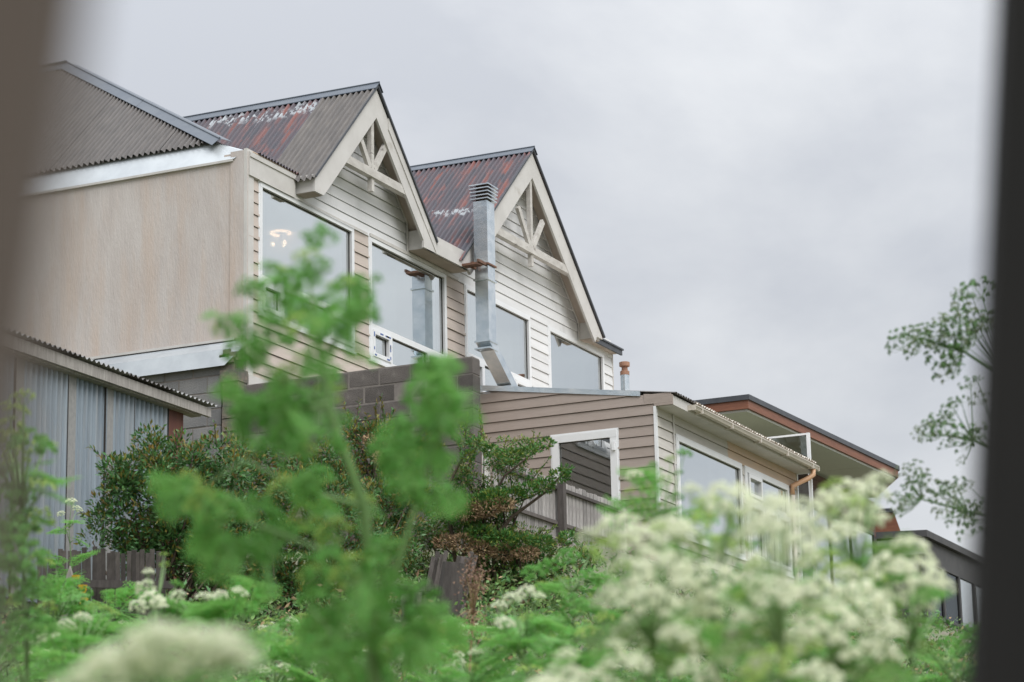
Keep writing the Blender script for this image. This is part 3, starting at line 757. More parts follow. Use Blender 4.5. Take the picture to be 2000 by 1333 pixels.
# ------------------------------------------------------------------ SHED
SY = 12.85
shed = thing('corrugated_shed', (19, 13.5, 3.3), 'old corrugated iron shed with a weathered fascia board', 'shed')
xj = [16.6, 17.42, 18.20, 18.79, 19.26, 19.84]
for i, (a, b) in enumerate(zip(xj, xj[1:])):
    split = .13 if i in (1, 2, 3) else 0
    sheet('wall_sheet', (a + split, SY - .004 * (i % 2), 5.04), (1, 0, 0), b - a - split + .02, (0, 0, -1), 0, 2.1, m_zinc, shed, amp=.021, seg=8)
    MB().box(b - .004, b + .004, SY - .02, SY - .002, 2.95, 5.035).obj('seam', m_gap, shed)
    if split:
        MB().box(a + .008, a + split, SY - .012, SY + .0, 2.95, 5.04).obj('wall_strip', m_zinc_d, shed)
MB().box(19.86, 20.11, SY - .01, SY + .02, 2.95, 5.04).obj('red_post', m_red, shed)
MB().box(16.6, 20.10, SY + .03, SY + .08, 2.95, 5.03).box(20.05, 20.10, SY + .08, 15.9, 2.95, 5.03).obj('shed_core', m_gap, shed)
MB().prism([(16.6, SY - .13, 5.06), (20.42, SY - .13, 5.03), (20.42, SY - .13, 5.115), (16.6, SY - .13, 5.18)], (0, .035, 0)).obj('fascia_board', m_oldwood, shed)
MB().prism([(16.6, SY - .094, 5.045), (20.3, SY - .094, 5.02), (20.3, SY + .02, 5.02), (16.6, SY + .02, 5.045)], (0, 0, .02)).obj('eave_board', m_oldwood, shed)
for i in range(5):
    xa = 16.7 + i * .75
    sheet('roof_sheet', (xa, SY - .17, 5.205 - (xa - 16.6) * .0155), Vector((1, 0, -.0155)).normalized(), .78, Vector((0, 1, .10)).normalized(), 0, 3.0, m_roof_d if i % 2 else m_zinc_d, shed, amp=.013, seg=8, rag=.006)

# ------------------------------------------------------------------ FENCES
def picket_mesh(w, h, t, m, name='picket'):
    return MB().box(0, w, 0, t, 0, h).mesh(name, m)
FY = 11.2
fe = thing('picket_fence', (25.3, FY, 4.3), 'grey weathered picket fence in front of the extension', 'fence')
pm = [picket_mesh(.088, .66 + .01 * i, .018, m_fence) for i in range(3)]
x = 23.6; i = 0
while x < 27.05:
    link('picket', pm[i % 3], fe, (x, FY + random.uniform(0, .004), 4.345 + random.uniform(-.012, .012)), (0, random.uniform(-.012, .012), 0)); x += .103; i += 1
MB().box(23.55, 27.1, FY - .035, FY - .001, 4.90, 4.935).obj('rail', m_fence_d, fe)
MB().box(23.55, 27.1, FY - .035, FY - .001, 4.50, 4.54).obj('rail', m_fence_d, fe)
MB().box(25.16, 25.24, FY - .11, FY - .037, 4.1, 4.97).obj('post', m_fence_d, fe)
MB().tube([(27.12, FY, 4.2), (27.12, FY, 5.04)], .045, 8).obj('post', m_oldwood, fe)
wp = thing('white_post', (23.5, 11.3, 4.4), 'tall whitish board standing at the left end of the grey picket fence', 'post')
MB().box(23.47, 23.60, 11.24, 11.27, 4.3, 5.15).obj('board', m_trim_w, wp)
MB().box(23.47, 23.60, 11.271, 11.30, 4.5, 4.6).obj('batten', m_oldwood, wp)

# broken fence lower down
bf = thing('broken_fence', place(840, 1200, 19.5), 'collapsed dark paling fence with leaning boards among the bushes', 'fence')
rb = random.Random(3)
for i in range(17):
    px = 785 + i * 8.3
    toppy = 1160 - 5.5 * i if i < 6 else (1083 + rb.uniform(-8, 8))
    if 9 < i < 12: toppy += 30
    a = place(px - (2 if i < 6 else 6 + i), 1215, 19.6 + rb.uniform(-.1, .1)); b = place(px + (3 if i < 6 else 12), toppy, 19.7 + rb.uniform(-.08, .08))
    MB().bar(a, b, .016, .033, (HX, HY, 0)).obj('paling', m_fence_d, bf)
MB().bar(place(770, 1152, 19.45), place(850, 1150, 19.45), .035, .045, (HX, HY, 0)).obj('rail', m_fence_d, bf)
st = MB().tube([place(868, 1240, 18.9), place(878, 1170, 18.95), place(886, 1100, 19.0)], [.11, .10, .085], 9)
tag(st.obj('old_stump', m_fence_d), 'thick grey stump leaning in the middle of the collapsed paling fence', 'stump')
lf = thing('paling_fence', place(180, 1150, 19.8), 'low dark paling fence at the foot of the corrugated shed', 'fence')
for i in range(26):
    px = 78 + i * 9.6
    a = place(px, 1215 + i * .4, 19.9); b = place(px + rb.uniform(-2, 2), 1068 + rb.uniform(-7, 7) + i * .5 + (20 if i < 4 else 0), 19.9)
    MB().bar(a, b, .016, .036, (HX, HY, 0)).obj('paling', m_fence_d, lf)
MB().bar(place(70, 1140, 19.8), place(340, 1143, 19.8), .03, .06, (HX, HY, 0)).obj('rail', m_fence_d, lf)
pk = MB().prism([place(116, 1240, 17), place(128, 1130, 17), place(136, 1105, 17), (place(142, 1130, 17)), place(134, 1240, 17)], (.03, .01, 0))
tag(pk.obj('pointed_stake', m_oldwood), 'single pale pointed stake in front of the low dark paling fence', 'stake')

# ------------------------------------------------------------------ MODERN HOUSE BEYOND
mh = thing('modern_house', (47, 18, 6.0), 'modern house with a wide flat overhanging roof edged in orange timber', 'house')
tz = lambda x: .0215 * (x - 42)
plan = [(42.0, 14.8), (51.45, 14.8), (53.7, 15.95), (53.7, 22), (42.0, 22)]
def slab(pl, z0, z1, m, name, par=None):
    lo_ = [(x, y, z0 + tz(x)) for x, y in pl]
    return MB().prism(lo_, (0, 0, z1 - z0)).obj(name, m, par or mh)
slab(plan, 9.46, 9.555, m_black, 'roof_edge')
slab([(42.03, 14.83), (51.42, 14.83), (53.66, 15.97), (53.66, 21.9), (42.03, 21.9)], 9.30, 9.459, m_orange, 'fascia')
pans = [42.08, 45.9, 49.4, 51.35]
for a, b in zip(pans, pans[1:]):
    slab([(a + .008, 14.88), (b - .008, 14.88), (b - .008, 21.8), (a + .008, 21.8)], 9.26, 9.297, m_grey_soffit, 'soffit_panel')
slab([(51.36, 14.88), (53.6, 16.0), (53.6, 21.8), (51.36, 21.8)], 9.26, 9.297, m_grey_soffit, 'soffit_panel')
MY = 15.95
for i in range(6):
    z0 = 8.55 + i * .13
    MB().box(43.5, 53.2, MY - .02, MY + .1, z0 + .006, z0 + .13).obj('cladding_board', m_redwood, mh)
MB().box(43.5, 53.3, MY + .0, MY + .2, 5.5, 8.55).box(53.2, 53.4, MY + .1, 21, 5.5, 9.4).obj('wall_core', m_gap, mh)
mm = lambda u, d, z: (u, MY - d, z)
xw = [44.0, 45.9, 47.9, 49.9, 51.3, 53.0]
for a, b in zip(xw, xw[1:]):
    F_ = MB().box(a, a + .035, -.0, .05, 6.3, 8.60, mm).box(b - .035, b, 0, .05, 6.3, 8.6, mm).box(a, b, 0, .051, 8.56, 8.62, mm).obj('window', m_dark, mh)
    MB().box(a + .035, b - .035, .012, .022, 6.3, 8.56, mm).obj('pane', glass('modern_glass', .98, (.86, .9, .93), (.5, .55, .55)) if 'modern_glass' not in bpy.data.materials else bpy.data.materials['modern_glass'], F_)

# dark glazed house at the far right
dh = thing('dark_house', (60, 17, 6.8), 'charcoal house with glazed walls and a pale balcony at the far right', 'house')
c1 = place(1810, 1035, 60); c2 = place(1960, 1112, 65); c3 = place(1690, 1028, 60); 
K = Vector((c1.x, c1.y, 0)); 
rx = (Vector((c2.x, c2.y, 0)) - K); rx = Vector((1, 0, 0)); ry = Vector((0, 1, 0))
ZT = c1.z
def dpt(a, b, z): return (K.x + a, K.y + b, z)
MB().prism([dpt(0, 0, ZT - .16), dpt(9, 0, ZT - .16), dpt(9, 4, ZT + .0), dpt(0, 4, ZT + .0)], (0, 0, .16)).obj('roof_edge', m_dark, dh)
MB().box(K.x + .08, K.x + .11, K.y + .1, K.y + 3.9, ZT - .55, ZT - .16).obj('side_panel', m_panel, dh)
MB().box(K.x + .12, K.x + 9, K.y + .12, K.y + .2, ZT - .75, ZT - .17).obj('lintel', m_dark, dh)
for i in range(5):
    xa = K.x + .12 + i * 1.5
    MB().box(xa, xa + .14, K.y + .12, K.y + .22, ZT - 2.1, ZT - .751).obj('mullion', m_dark, dh)
    MB().box(xa + .14, xa + 1.5, K.y + .16, K.y + .17, ZT - 2.1, ZT - .751).obj('pane', m_glass if i > 1 else m_glass_d, dh)
MB().box(K.x + .3, K.x + 9, K.y + 1.4, K.y + 1.5, ZT - 2.2, ZT - .2).obj('inner_wall', m_dark, dh)
MB().box(K.x + .12, K.x + .2, K.y + .3, K.y + 3.9, ZT - 2.1, ZT - .56).obj('dark_side', m_dark, dh)
MB().box(K.x - .1, K.x + 9, K.y - .25, K.y + 3, ZT - 2.22, ZT - 2.12).box(K.x - .12, K.x + 9, K.y - .27, K.y - .251, ZT - 2.20, ZT - 2.16).obj('balcony_slab', m_dark, dh)
for i in range(20):
    MB().box(K.x - .05 + i * .42, K.x + .35 + i * .42, K.y - .2, K.y - .17, ZT - 3.0, ZT - 2.22).obj('balcony_board', m_deck, dh)
MB().box(K.x - .1, K.x + 9, K.y - .24, K.y - .12, ZT - 3.10, ZT - 3.01).box(K.x - .05, K.x + 9, K.y - .05, K.y + 3.4, ZT - 4.6, ZT - 3.11).obj('base', m_redwood, dh)
og = thing('timber_gable', place(1735, 1010, 66), 'small orange timber clad gable peeping over the charcoal roof', 'building')
a = place(1700, 1000, 66); 
MB().prism([place(1690, 1046, 66), place(1762, 1046, 66), place(1746, 1002, 66), place(1690, 1005, 66)], (3, 1.2, 0)).obj('wall', m_orange, og)
MB().prism([place(1686, 1003, 65.9), place(1746, 1000, 65.9), place(1741, 993, 65.9), place(1686, 995, 65.9)], (3.2, 1.3, 0)).obj('roof', m_black, og)

# ------------------------------------------------------------------ PLANTS
def leaves(name, P, Dv, size, width, mats, parent=None, fold=.35, mi=None):
    """folded diamond leaves at P (n,3) pointing along Dv, as one mesh"""
    n = len(P); Dv = Dv / np.linalg.norm(Dv, axis=1, keepdims=True)
    rv = rng.normal(size=(n, 3)); sdv = np.cross(Dv, rv); sdv /= np.linalg.norm(sdv, axis=1, keepdims=True)
    nv = np.cross(sdv, Dv); sz = np.asarray(size).reshape(-1, 1) * np.ones((n, 1)); w = sz * width
    V = np.stack([P, P + Dv * sz * .45 + sdv * w * .5 + nv * w * fold * .5, P + Dv * sz, P + Dv * sz * .45 - sdv * w * .5 + nv * w * fold * .5], 1)
    F = np.arange(n * 4).reshape(n, 4)
    T = np.concatenate([F[:, [0, 1, 2]], F[:, [0, 2, 3]]], 1).reshape(-1, 3)
    m2 = None if mi is None else np.repeat(mi, 2)
    return link(name, fast_mesh(name, V.reshape(-1, 3), T, mats, m2), parent)

def blobs(centers, radii, n):
    c = np.array(centers, float); r_ = np.array(radii, float)
    if r_.ndim == 1: r_ = np.stack([r_] * 3, 1)
    wgt = r_.prod(1) ** .67; k = rng.choice(len(c), n, p=wgt / wgt.sum())
    d = rng.normal(size=(n, 3)); d /= np.linalg.norm(d, axis=1, keepdims=True)
    rad = rng.uniform(.35, 1.0, n) ** .5
    return c[k] + d * rad[:, None] * r_[k], d

def bush(name, label, cat, pxs, D, n, size, width, mats, weights, base, group=None, rscale=1.0, tips=0, dry=0, clump=.10, up_=.5, shoots=70):
    """pxs: (px, py, radius px, depth offset) list that outlines the crown"""
    bp = place(*base, D); bz = Vector((bp.x, bp.y, ground_z(bp.x, bp.y)))
    root = thing(name, bz, label, cat, group)
    C = []; Rr = []
    for (x, y, r_, dd) in pxs:
        C.append(place(x, y, D + dd)); Rr.append(r_ / FPX * (D + dd) * rscale)
    C = np.array([tuple(c) for c in C]); Rr = np.array(Rr)
    # sub clumps give an uneven outline
    k = rng.choice(len(C), 60 * len(C) // 6 + 60, p=(Rr ** 2) / (Rr ** 2).sum())
    d = rng.normal(size=(len(k), 3)); d /= np.linalg.norm(d, axis=1, keepdims=True)
    SC = C[k] + d * Rr[k][:, None] * rng.uniform(.45, 1.05, len(k))[:, None]
    SR = rng.uniform(.7, 1.5, len(k)) * clump
    P, dd = blobs(SC, SR, n)
    Dv = dd + np.array([0, 0, up_]) + rng.normal(0, .5, dd.shape)
    mi = rng.choice(len(mats), n, p=weights)
    # shoots that stick out of the crown
    cc = SC.mean(0); SP = []; SD = []; SH = MB()
    for j in rng.choice(len(SC), min(len(SC), shoots), replace=False):
        o_ = SC[j] - cc; o_ = o_ / (np.linalg.norm(o_) + 1e-6) + np.array([0, 0, .8]) + rng.normal(0, .35, 3); o_ /= np.linalg.norm(o_)
        ln_ = rng.uniform(.12, .34); s_ = SC[j]; bend = np.array([0, 0, -.12]) * rng.random()
        tq = np.linspace(.1, 1, max(6, int(ln_ * 70 * .055 / size)))
        line = s_ + o_ * (tq[:, None] * ln_) + bend * (tq[:, None] ** 2) * ln_
        SP.append(line + rng.normal(0, size * .12, line.shape)); SD.append(o_ + rng.normal(0, .55, line.shape))
        SH.tube([s_, line[len(line) // 2], line[-1]], [.006, .004, .002], 4)
    SP = np.concatenate(SP); SD = np.concatenate(SD)
    P = np.concatenate([P, SP]); dd = np.concatenate([dd, SD]); n = len(P)
    Dv = np.concatenate([Dv, SD]); mi = np.concatenate([mi, rng.choice(len(mats), len(SP), p=[.55, .45])])
    if tips:   # young tips sit on the upper outside
        mi = np.where((dd[:, 2] > .45) & (rng.random(n) < tips), len(mats) - 1, mi)
    o = leaves('foliage', P, Dv, rng.uniform(.7, 1.25, n) * size, width, mats, root, mi=mi); o['kind'] = 'stuff'
    br = MB()
    for j in rng.choice(len(SC), min(len(SC), 46), replace=False):
        e = Vector(SC[j]); s_ = bz + Vector((rng.normal(0, .12), rng.normal(0, .12), 0)); m_ = s_.lerp(e, .55) + Vector(rng.normal(0, .08, 3))
        br.tube([s_, s_.lerp(m_, .5) + Vector(rng.normal(0, .04, 3)), m_, e], [.022, .016, .010, .004], 5)
    SH.obj('shoot', m_bark, root, fix=False)['kind'] = 'stuff'
    br.obj('branch', m_bark, root, fix=False)['kind'] = 'stuff'
    if dry:
        P, dd = blobs(SC, SR * 1.1, dry)
        keep = rng.random(len(P)) < .75
        P = P[keep]; dd = dd[keep]
        leaves('dry_twigs', P, dd + rng.normal(0, .8, P.shape), size * .8, width * .7, m_dry, root)['kind'] = 'stuff'
    return root

LM = [m_lf_dark, m_lf_tip]
bush('evergreen_shrub', 'large dark glossy shrub with amber tips growing against the corrugated shed', 'shrub',
     [(255, 860, 14, .2), (290, 885, 32, .2), (350, 880, 30, .2), (395, 890, 34, 0), (235, 935, 38, 0), (300, 950, 55, 0), (370, 950, 60, 0), (210, 1010, 38, 0), (270, 1030, 65, 0), (350, 1040, 75, 0), (430, 960, 60, .2), (420, 1050, 80, 0), (180, 1055, 22, 0), (300, 1100, 50, 0), (400, 1120, 70, 0), (260, 1100, 30, 0)],
     21.2, 21000, .052, .36, LM, (.90, .10), (330, 1180), tips=.34, clump=.10)
bush('evergreen_shrub', 'wide shrub with orange young leaves in front of the dark block wall', 'shrub',
     [(480, 900, 36, .3), (540, 920, 50, .3), (600, 935, 50, .3), (660, 925, 45, .3), (500, 990, 75, 0), (590, 1010, 80, 0), (670, 1000, 60, 0), (500, 1080, 80, 0), (600, 1100, 80, 0), (690, 1080, 60, 0), (520, 1160, 60, 0), (740, 980, 50, .4), (790, 1010, 60, .6), (800, 930, 50, .8), (450, 1150, 50, 0), (750, 1090, 50, .3), (620, 1170, 60, 0)],
     22.0, 24000, .052, .36, LM, (.82, .18), (590, 1200), tips=.34, clump=.10)
bush('climbing_shrub', 'upright twiggy bush climbing the dark block wall behind the blurred stem', 'shrub',
     [(690, 850, 24, 0), (735, 840, 22, 0), (710, 890, 34, 0), (750, 880, 28, 0), (700, 930, 36, 0), (770, 920, 34, 0), (740, 960, 40, 0), (800, 880, 26, 0)],
     25.2, 4500, .05, .4, LM, (.75, .25), (730, 1000), tips=.4, dry=700, clump=.08)
CM = [m_lf_con, m_lf_con2]
bush('juniper_bush', 'spreading juniper like bush with bare tan twigs beside the grey picket fence', 'shrub',
     [(915, 858, 20, .2), (940, 862, 14, .2), (925, 885, 16, 0), (905, 925, 22, 0), (1000, 880, 22, .1), (1035, 875, 14, .1), (1065, 865, 14, .1), (1048, 868, 14, .1), (1015, 885, 18, 0), (985, 905, 28, 0), (1020, 915, 20, 0), (950, 965, 34, 0), (1000, 960, 22, 0), (1045, 945, 18, 0), (1085, 932, 16, 0), (920, 980, 45, 0), (985, 975, 32, 0), (900, 1030, 50, 0), (970, 1040, 45, 0), (1035, 1045, 34, 0), (840, 1040, 40, .3), (800, 1090, 44, .4), (850, 1110, 40, .5), (1080, 1090, 40, 0), (960, 1100, 60, 0), (1030, 1110, 50, 0), (930, 1160, 60, 0), (1000, 1190, 70, 0), (1080, 1150, 50, 0), (1140, 1080, 30, 0), (870, 1000, 36, 0)],
     23.0, 27000, .034, .38, CM, (.84, .16), (990, 1240), tips=.5, dry=12000, clump=.065, shoots=70)
# long bare limbs of that bush
q = MB()
for pts in ([(900, 1180), (900, 1090), (960, 1000), (1040, 970), (1085, 945)], [(930, 1120), (950, 1000), (985, 930), (1035, 890), (1068, 868)], [(890, 1100), (870, 960), (905, 890), (930, 862)], [(960, 1060), (1000, 1010), (1065, 962), (1100, 925)]):
    q.tube([place(x, y, 22.85) for x, y in pts], [.02, .016, .011, .007, .003][:len(pts)], 6)
root = [o for o in S.objects if o.name == 'juniper_bush'][0]
q.obj('limb', m_bark, root, fix=False)['kind'] = 'stuff'
def extra(name, pl, n, size, mt, wts=None):
    C_ = [tuple(place(x, y, 22.75 + rng.uniform(-.1, .1))) for x, y, r_ in pl]
    P_, d_ = blobs(C_, [(r_ / FPX * 22.8 * 1.3, r_ / FPX * 22.8 * 1.3, r_ / FPX * 22.8 * .75) for x, y, r_ in pl], n)
    leaves(name, P_, d_ + np.array([0, 0, .5]) + rng.normal(0, .5, P_.shape), rng.uniform(.7, 1.3, n) * size, .42, mt, root, mi=rng.choice(len(mt), n, p=wts) if wts else None)['kind'] = 'stuff'
extra('foliage', [(930, 866, 13), (915, 890, 11), (960, 880, 12), (1000, 890, 17), (1032, 884, 12), (1068, 866, 11), (1050, 876, 8), (930, 985, 26), (965, 972, 22), (1000, 968, 20), (1030, 958, 18), (1062, 950, 17), (1092, 930, 15), (1105, 916, 9), (905, 1010, 24), (940, 1045, 26), (980, 1055, 24), (1020, 1060, 22), (1060, 1062, 18), (1110, 1050, 14), (700, 1000, 22), (740, 1035, 26)], 9000, .036, CM, (.72, .28))
extra('dry_twigs', [(915, 1000, 24), (950, 995, 22), (985, 985, 18), (900, 1060, 22), (940, 1075, 22), (985, 1078, 22), (1030, 1082, 18), (870, 1060, 18), (745, 895, 14), (720, 860, 10)], 4200, .030, [m_dry])

# --- hemlock-like umbellifers
def umbel_mesh(name, nr, nf, m_f, cone=62, fr=.052, ped=.17, cup=.25, seed=0):
    g_ = random.Random(seed); q = MB()
    for i in range(nr):
        rr_ = math.sqrt((i + .5) / nr); th = math.radians(cone) * rr_; ph = i * 2.39996 + g_.uniform(-.2, .2)
        d = Vector((math.sin(th) * math.cos(ph), math.sin(th) * math.sin(ph), math.cos(th)))
        ln_ = g_.uniform(.86, 1.04) * (1 - .12 * rr_)
        tip = d * ln_
        bend = tip * .5 + Vector((0, 0, -.05))
        q.tube([(0, 0, 0), bend, tip], [.012, .010, .008], 3, 0, False)
        side1 = d.orthogonal().normalized(); side2 = d.cross(side1)
        dd_ = (d + Vector((0, 0, .5))).normalized(); side1 = dd_.orthogonal().normalized(); side2 = dd_.cross(side1)
        for k in range(nf):
            a = k * 2.39996; rk = math.sqrt((k + .5) / nf)
            e = (dd_ * math.cos(rk * 1.15) + (side1 * math.cos(a) + side2 * math.sin(a)) * math.sin(rk * 1.15)).normalized()
            c = tip + e * ped * g_.uniform(.8, 1.15)
            t1 = e.orthogonal().normalized(); t2 = e.cross(t1); b = len(q.v)
            r_ = fr * g_.uniform(.75, 1.2)
            for m_ in range(5):
                an = 2 * math.pi * m_ / 5 + k
                q.v.append(tuple(c + (t1 * math.cos(an) + t2 * math.sin(an)) * r_ + e * (r_ * cup)))
            q.v.append(tuple(c)); 
            for m_ in range(5): q.f.append((b + m_, b + (m_ + 1) % 5, b + 5)); q.mi.append(1)
    return q.mesh(name, [m_stem, m_f], fix=False)
UW = [umbel_mesh('flower_umbel', 15, 15, m_petal, fr=.088, cup=.1, seed=i) for i in range(3)]
UG = [umbel_mesh('bud_umbel', 13, 12, m_bud, cone=55, fr=.07, ped=.14, seed=9 + i) for i in range(2)]
UL = [umbel_mesh('green_umbel', 13, 13, m_fern, cone=80, fr=.125, ped=.2, seed=19 + i) for i in range(2)]
US = [umbel_mesh('sparse_umbel', 8, 7, m_bud, cone=70, fr=.055, ped=.14, seed=29 + i) for i in range(2)]

m_fern_k = mat('shaded_green', (.08, .17, .05), .6, (.12, .22, .07), 8, island=.3, transl=.15)  # darker green for the backlit branches, their shade put into the colour
m_fern_k2 = mat('grey_green_floret', (.15, .22, .11), .6, (.30, .34, .22), 8, island=.3, transl=.2)
UK = [umbel_mesh('branch_umbel', 9, 8, m_fern_k2 if i % 2 else m_fern_k, cone=75, fr=.085, ped=.16, seed=39 + i) for i in range(3)]
def fern_mesh(name, m, seed=0, pairs=8):
    g_ = random.Random(seed); q = MB()
    def pt(t): return Vector((t, 0, .25 * t - .42 * t * t))
    q.tube([pt(0), pt(.35), pt(.7), pt(1)], [.012, .009, .006, .003], 3, 0, False)
    for i in range(pairs):
        t = .16 + .84 * i / pairs; o_ = pt(t); l1 = .46 * math.sin(math.pi * min(1, (1 - t) * .8 + .22)) + .03
        for s_ in (-1, 1):
            dr = Vector((.42, s_ * .9, -.12 + g_.uniform(-.1, .1))).normalized()
            sd_ = Vector((.9, -s_ * .42, 0))
            for k in range(6):
                tt = (k + .6) / 6; c = o_ + dr * l1 * tt; sz = .16 * l1 * (1.25 - tt) + .015
                for e in (-1, 1):
                    b = len(q.v); tipv = c + (sd_ * e * 1.3 + dr * .8).normalized() * sz * 1.5 + Vector((0, 0, g_.uniform(-.02, .02)))
                    wv = dr * sz * .5
                    mid = c.lerp(tipv, .5)
                    q.v += [tuple(c), tuple(mid + wv), tuple(tipv), tuple(mid - wv)]
                    q.f += [(b, b + 1, b + 2), (b, b + 2, b + 3)]; q.mi += [1, 1]
    return q.mesh(name, [m_stem, m], fix=False)
FG = [fern_mesh('leaf', m_fern, i) for i in range(3)]
FY_ = [fern_mesh('leaf', m_fern_y, 5 + i) for i in range(2)]

def orient(o, d, spin):
    o.rotation_mode = 'QUATERNION'
    o.rotation_quaternion = Vector(d).to_track_quat('Z', 'Y') @ Quaternion((0, 0, 1), spin)

def hemlock(label, cat, heads, D, base_px, group=None, kinds=('w',), tilt=.35, leaf_n=6, leaf_s=.2, r0_=.008, name='hemlock_plant', fern=None, dj=.25, leaf_rng=(.35, .95), stem_rise=.45, rnd=None):
    """heads: (px, py, radius px[, depth offset]); stems run up from the ground to each head"""
    g_ = rnd or random
    hp = [(place(h[0], h[1], D + (h[3] if len(h) > 3 else g_.uniform(-dj, dj))), h[2] / FPX * D, h[4] if len(h) > 4 else None) for h in heads]
    b = place(base_px, 1333, D); bz = Vector((b.x, b.y, ground_z(b.x, b.y)))
    root = thing(name, bz, label, cat, group)
    topz = max(h[0].z for h in hp); cx = sum((h[0] for h in hp), Vector()) / len(hp)
    spine_top = Vector((cx.x, cx.y, bz.z + (topz - bz.z) * .86))
    spine = lambda t: bz.lerp(spine_top, t) + Vector((.03 * math.sin(t * 5), .03 * math.cos(t * 4), 0)) * min(1, D / 6)
    st = MB(); st.tube([spine(t) for t in np.linspace(0, 1, 8)], list(np.linspace(r0_ * 1.5, r0_ * .5, 8)), 7)
    att = []
    for p, r_, kd in hp:
        t = max(.12, min(1, (p.z - bz.z) / (spine_top.z - bz.z) - stem_rise * (p - spine_top).length / max(.3, spine_top.z - bz.z)))
        s_ = spine(t); m_ = s_.lerp(p, .5) + Vector((0, 0, -.06 * (p - s_).length))
        bot = p - Vector((0, 0, r_ * .75))
        st.tube([s_, m_, bot], [r0_ * .6, r0_ * .42, r0_ * .3], 5)
        att.append((s_, m_, bot))
    st.obj('stem', m_stem, root, smooth=True, fix=False)
    for (p, r_, kd), (s_, m_, bot) in zip(hp, att):
        kd = kd or g_.choice(kinds)
        me = g_.choice({'w': UW, 'g': UG, 'l': UL, 's': US}[kd])
        sc = r_ * (1.05 if kd != 's' else 1.1)
        o = link('umbel', me, root, bot, scale=(sc, sc, sc * g_.uniform(.75, 1)))
        d = Vector((g_.uniform(-tilt, tilt), g_.uniform(-tilt, tilt), 1)) + (bot - m_).normalized() * .5
        orient(o, d, g_.uniform(0, 6))
    fern = fern or FG
    for k in range(leaf_n):
        s_, m_, bot = g_.choice(att); t = g_.uniform(*leaf_rng)
        p = spine(t) if g_.random() < .55 else s_.lerp(m_, g_.random())
        o = link('leaf', g_.choice(fern), root, p, scale=leaf_s * g_.uniform(.7, 1.25))
        a = g_.uniform(0, 6.28)
        o.rotation_euler = (g_.uniform(-.5, .5), g_.uniform(-.7, .35), a)
    return root

# the tall green plant in the middle, far out of focus
D0 = 3.9
cr_ = random.Random(2)
cen = thing('hemlock_plant', Vector((place(740, 1333, D0).x, place(740, 1333, D0).y, ground_z(place(740, 1333, D0).x, place(740, 1333, D0).y))), 'tall bright green leafy plant blurred in the middle foreground', 'plant')
st = MB()
bz = Vector(cen['_w'])
def chain(pts, r_, dd=0): st.tube([place(x, y, D0 + dd) for x, y in pts], list(np.linspace(r_[0] * 1.25, r_[1] * 1.25, len(pts))), 8)
st.tube([bz, place(735, 1420, D0), place(728, 1250, D0), place(722, 1120, D0), place(712, 990, D0), place(672, 880, D0), place(640, 790, D0), place(628, 700, D0), place(610, 600, D0), place(600, 500, D0)], [.014, .012, .010, .0085, .008, .007, .0055, .0045, .003, .002], 9)
chain([(728, 1240), (778, 1100), (815, 980), (850, 860), (852, 730)], (.006, .002), .05)
chain([(722, 1130), (640, 1080), (540, 1040), (440, 1000)], (.004, .002), -.1)
chain([(712, 990), (600, 960), (480, 900), (400, 950)], (.004, .002), .12)
chain([(640, 790), (560, 740), (500, 700), (445, 640)], (.0035, .0015), .05)
chain([(640, 790), (560, 800), (480, 790)], (.0035, .0015), -.05)
chain([(628, 700), (690, 620), (700, 560), (735, 540)], (.003, .0012), 0)
chain([(615, 620), (540, 590), (490, 560)], (.0025, .0012), .05)
chain([(728, 1250), (640, 1230), (600, 1180)], (.003, .0015), .05)
chain([(728, 1250), (800, 1200), (830, 1170)], (.003, .0015), -.05)
st.obj('stem', m_stem, cen, smooth=True, fix=False)
HD = [(603, 465, 26), (598, 505, 34), (575, 555, 40), (545, 530, 24), (620, 600, 46), (590, 640, 50), (640, 640, 40), (490, 560, 30), (520, 590, 26), (690, 555, 34), (705, 600, 36), (735, 540, 11), (445, 632, 30), (470, 680, 36), (420, 640, 14), (655, 560, 24), (550, 640, 34), (600, 700, 30), (560, 730, 36),
      (540, 790, 46), (590, 780, 50), (500, 800, 38), (650, 760, 42), (610, 850, 38), (480, 790, 26), (660, 820, 30), (560, 870, 40), (700, 700, 20),
      (850, 715, 40), (885, 720, 26), (830, 760, 42), (865, 780, 36), (820, 820, 48), (860, 850, 44), (800, 880, 50), (850, 910, 50), (870, 970, 40), (790, 960, 44), (770, 900, 30),
      (360, 940, 42), (400, 980, 50), (330, 975, 26), (440, 1000, 52), (500, 990, 44), (430, 1060, 40), (490, 1080, 50), (540, 1050, 46), (390, 1080, 24), (560, 950, 40), (620, 930, 36), (600, 1000, 44),
      (660, 1040, 54), (700, 980, 40), (640, 1100, 50), (700, 1110, 60), (760, 1080, 50), (620, 1180, 54), (690, 1200, 64), (760, 1180, 60), (820, 1160, 44), (700, 1280, 64), (780, 1270, 56), (640, 1270, 50), (830, 1230, 44), (850, 1190, 26), (720, 1340, 60), (620, 1120, 40)]
HD = HD + [(x + cr_.gauss(0, r_ * .55), y + cr_.gauss(0, r_ * .5), r_ * cr_.uniform(.6, .95)) for (x, y, r_) in HD if r_ > 22 and (y < 900 or cr_.random() < .2)]
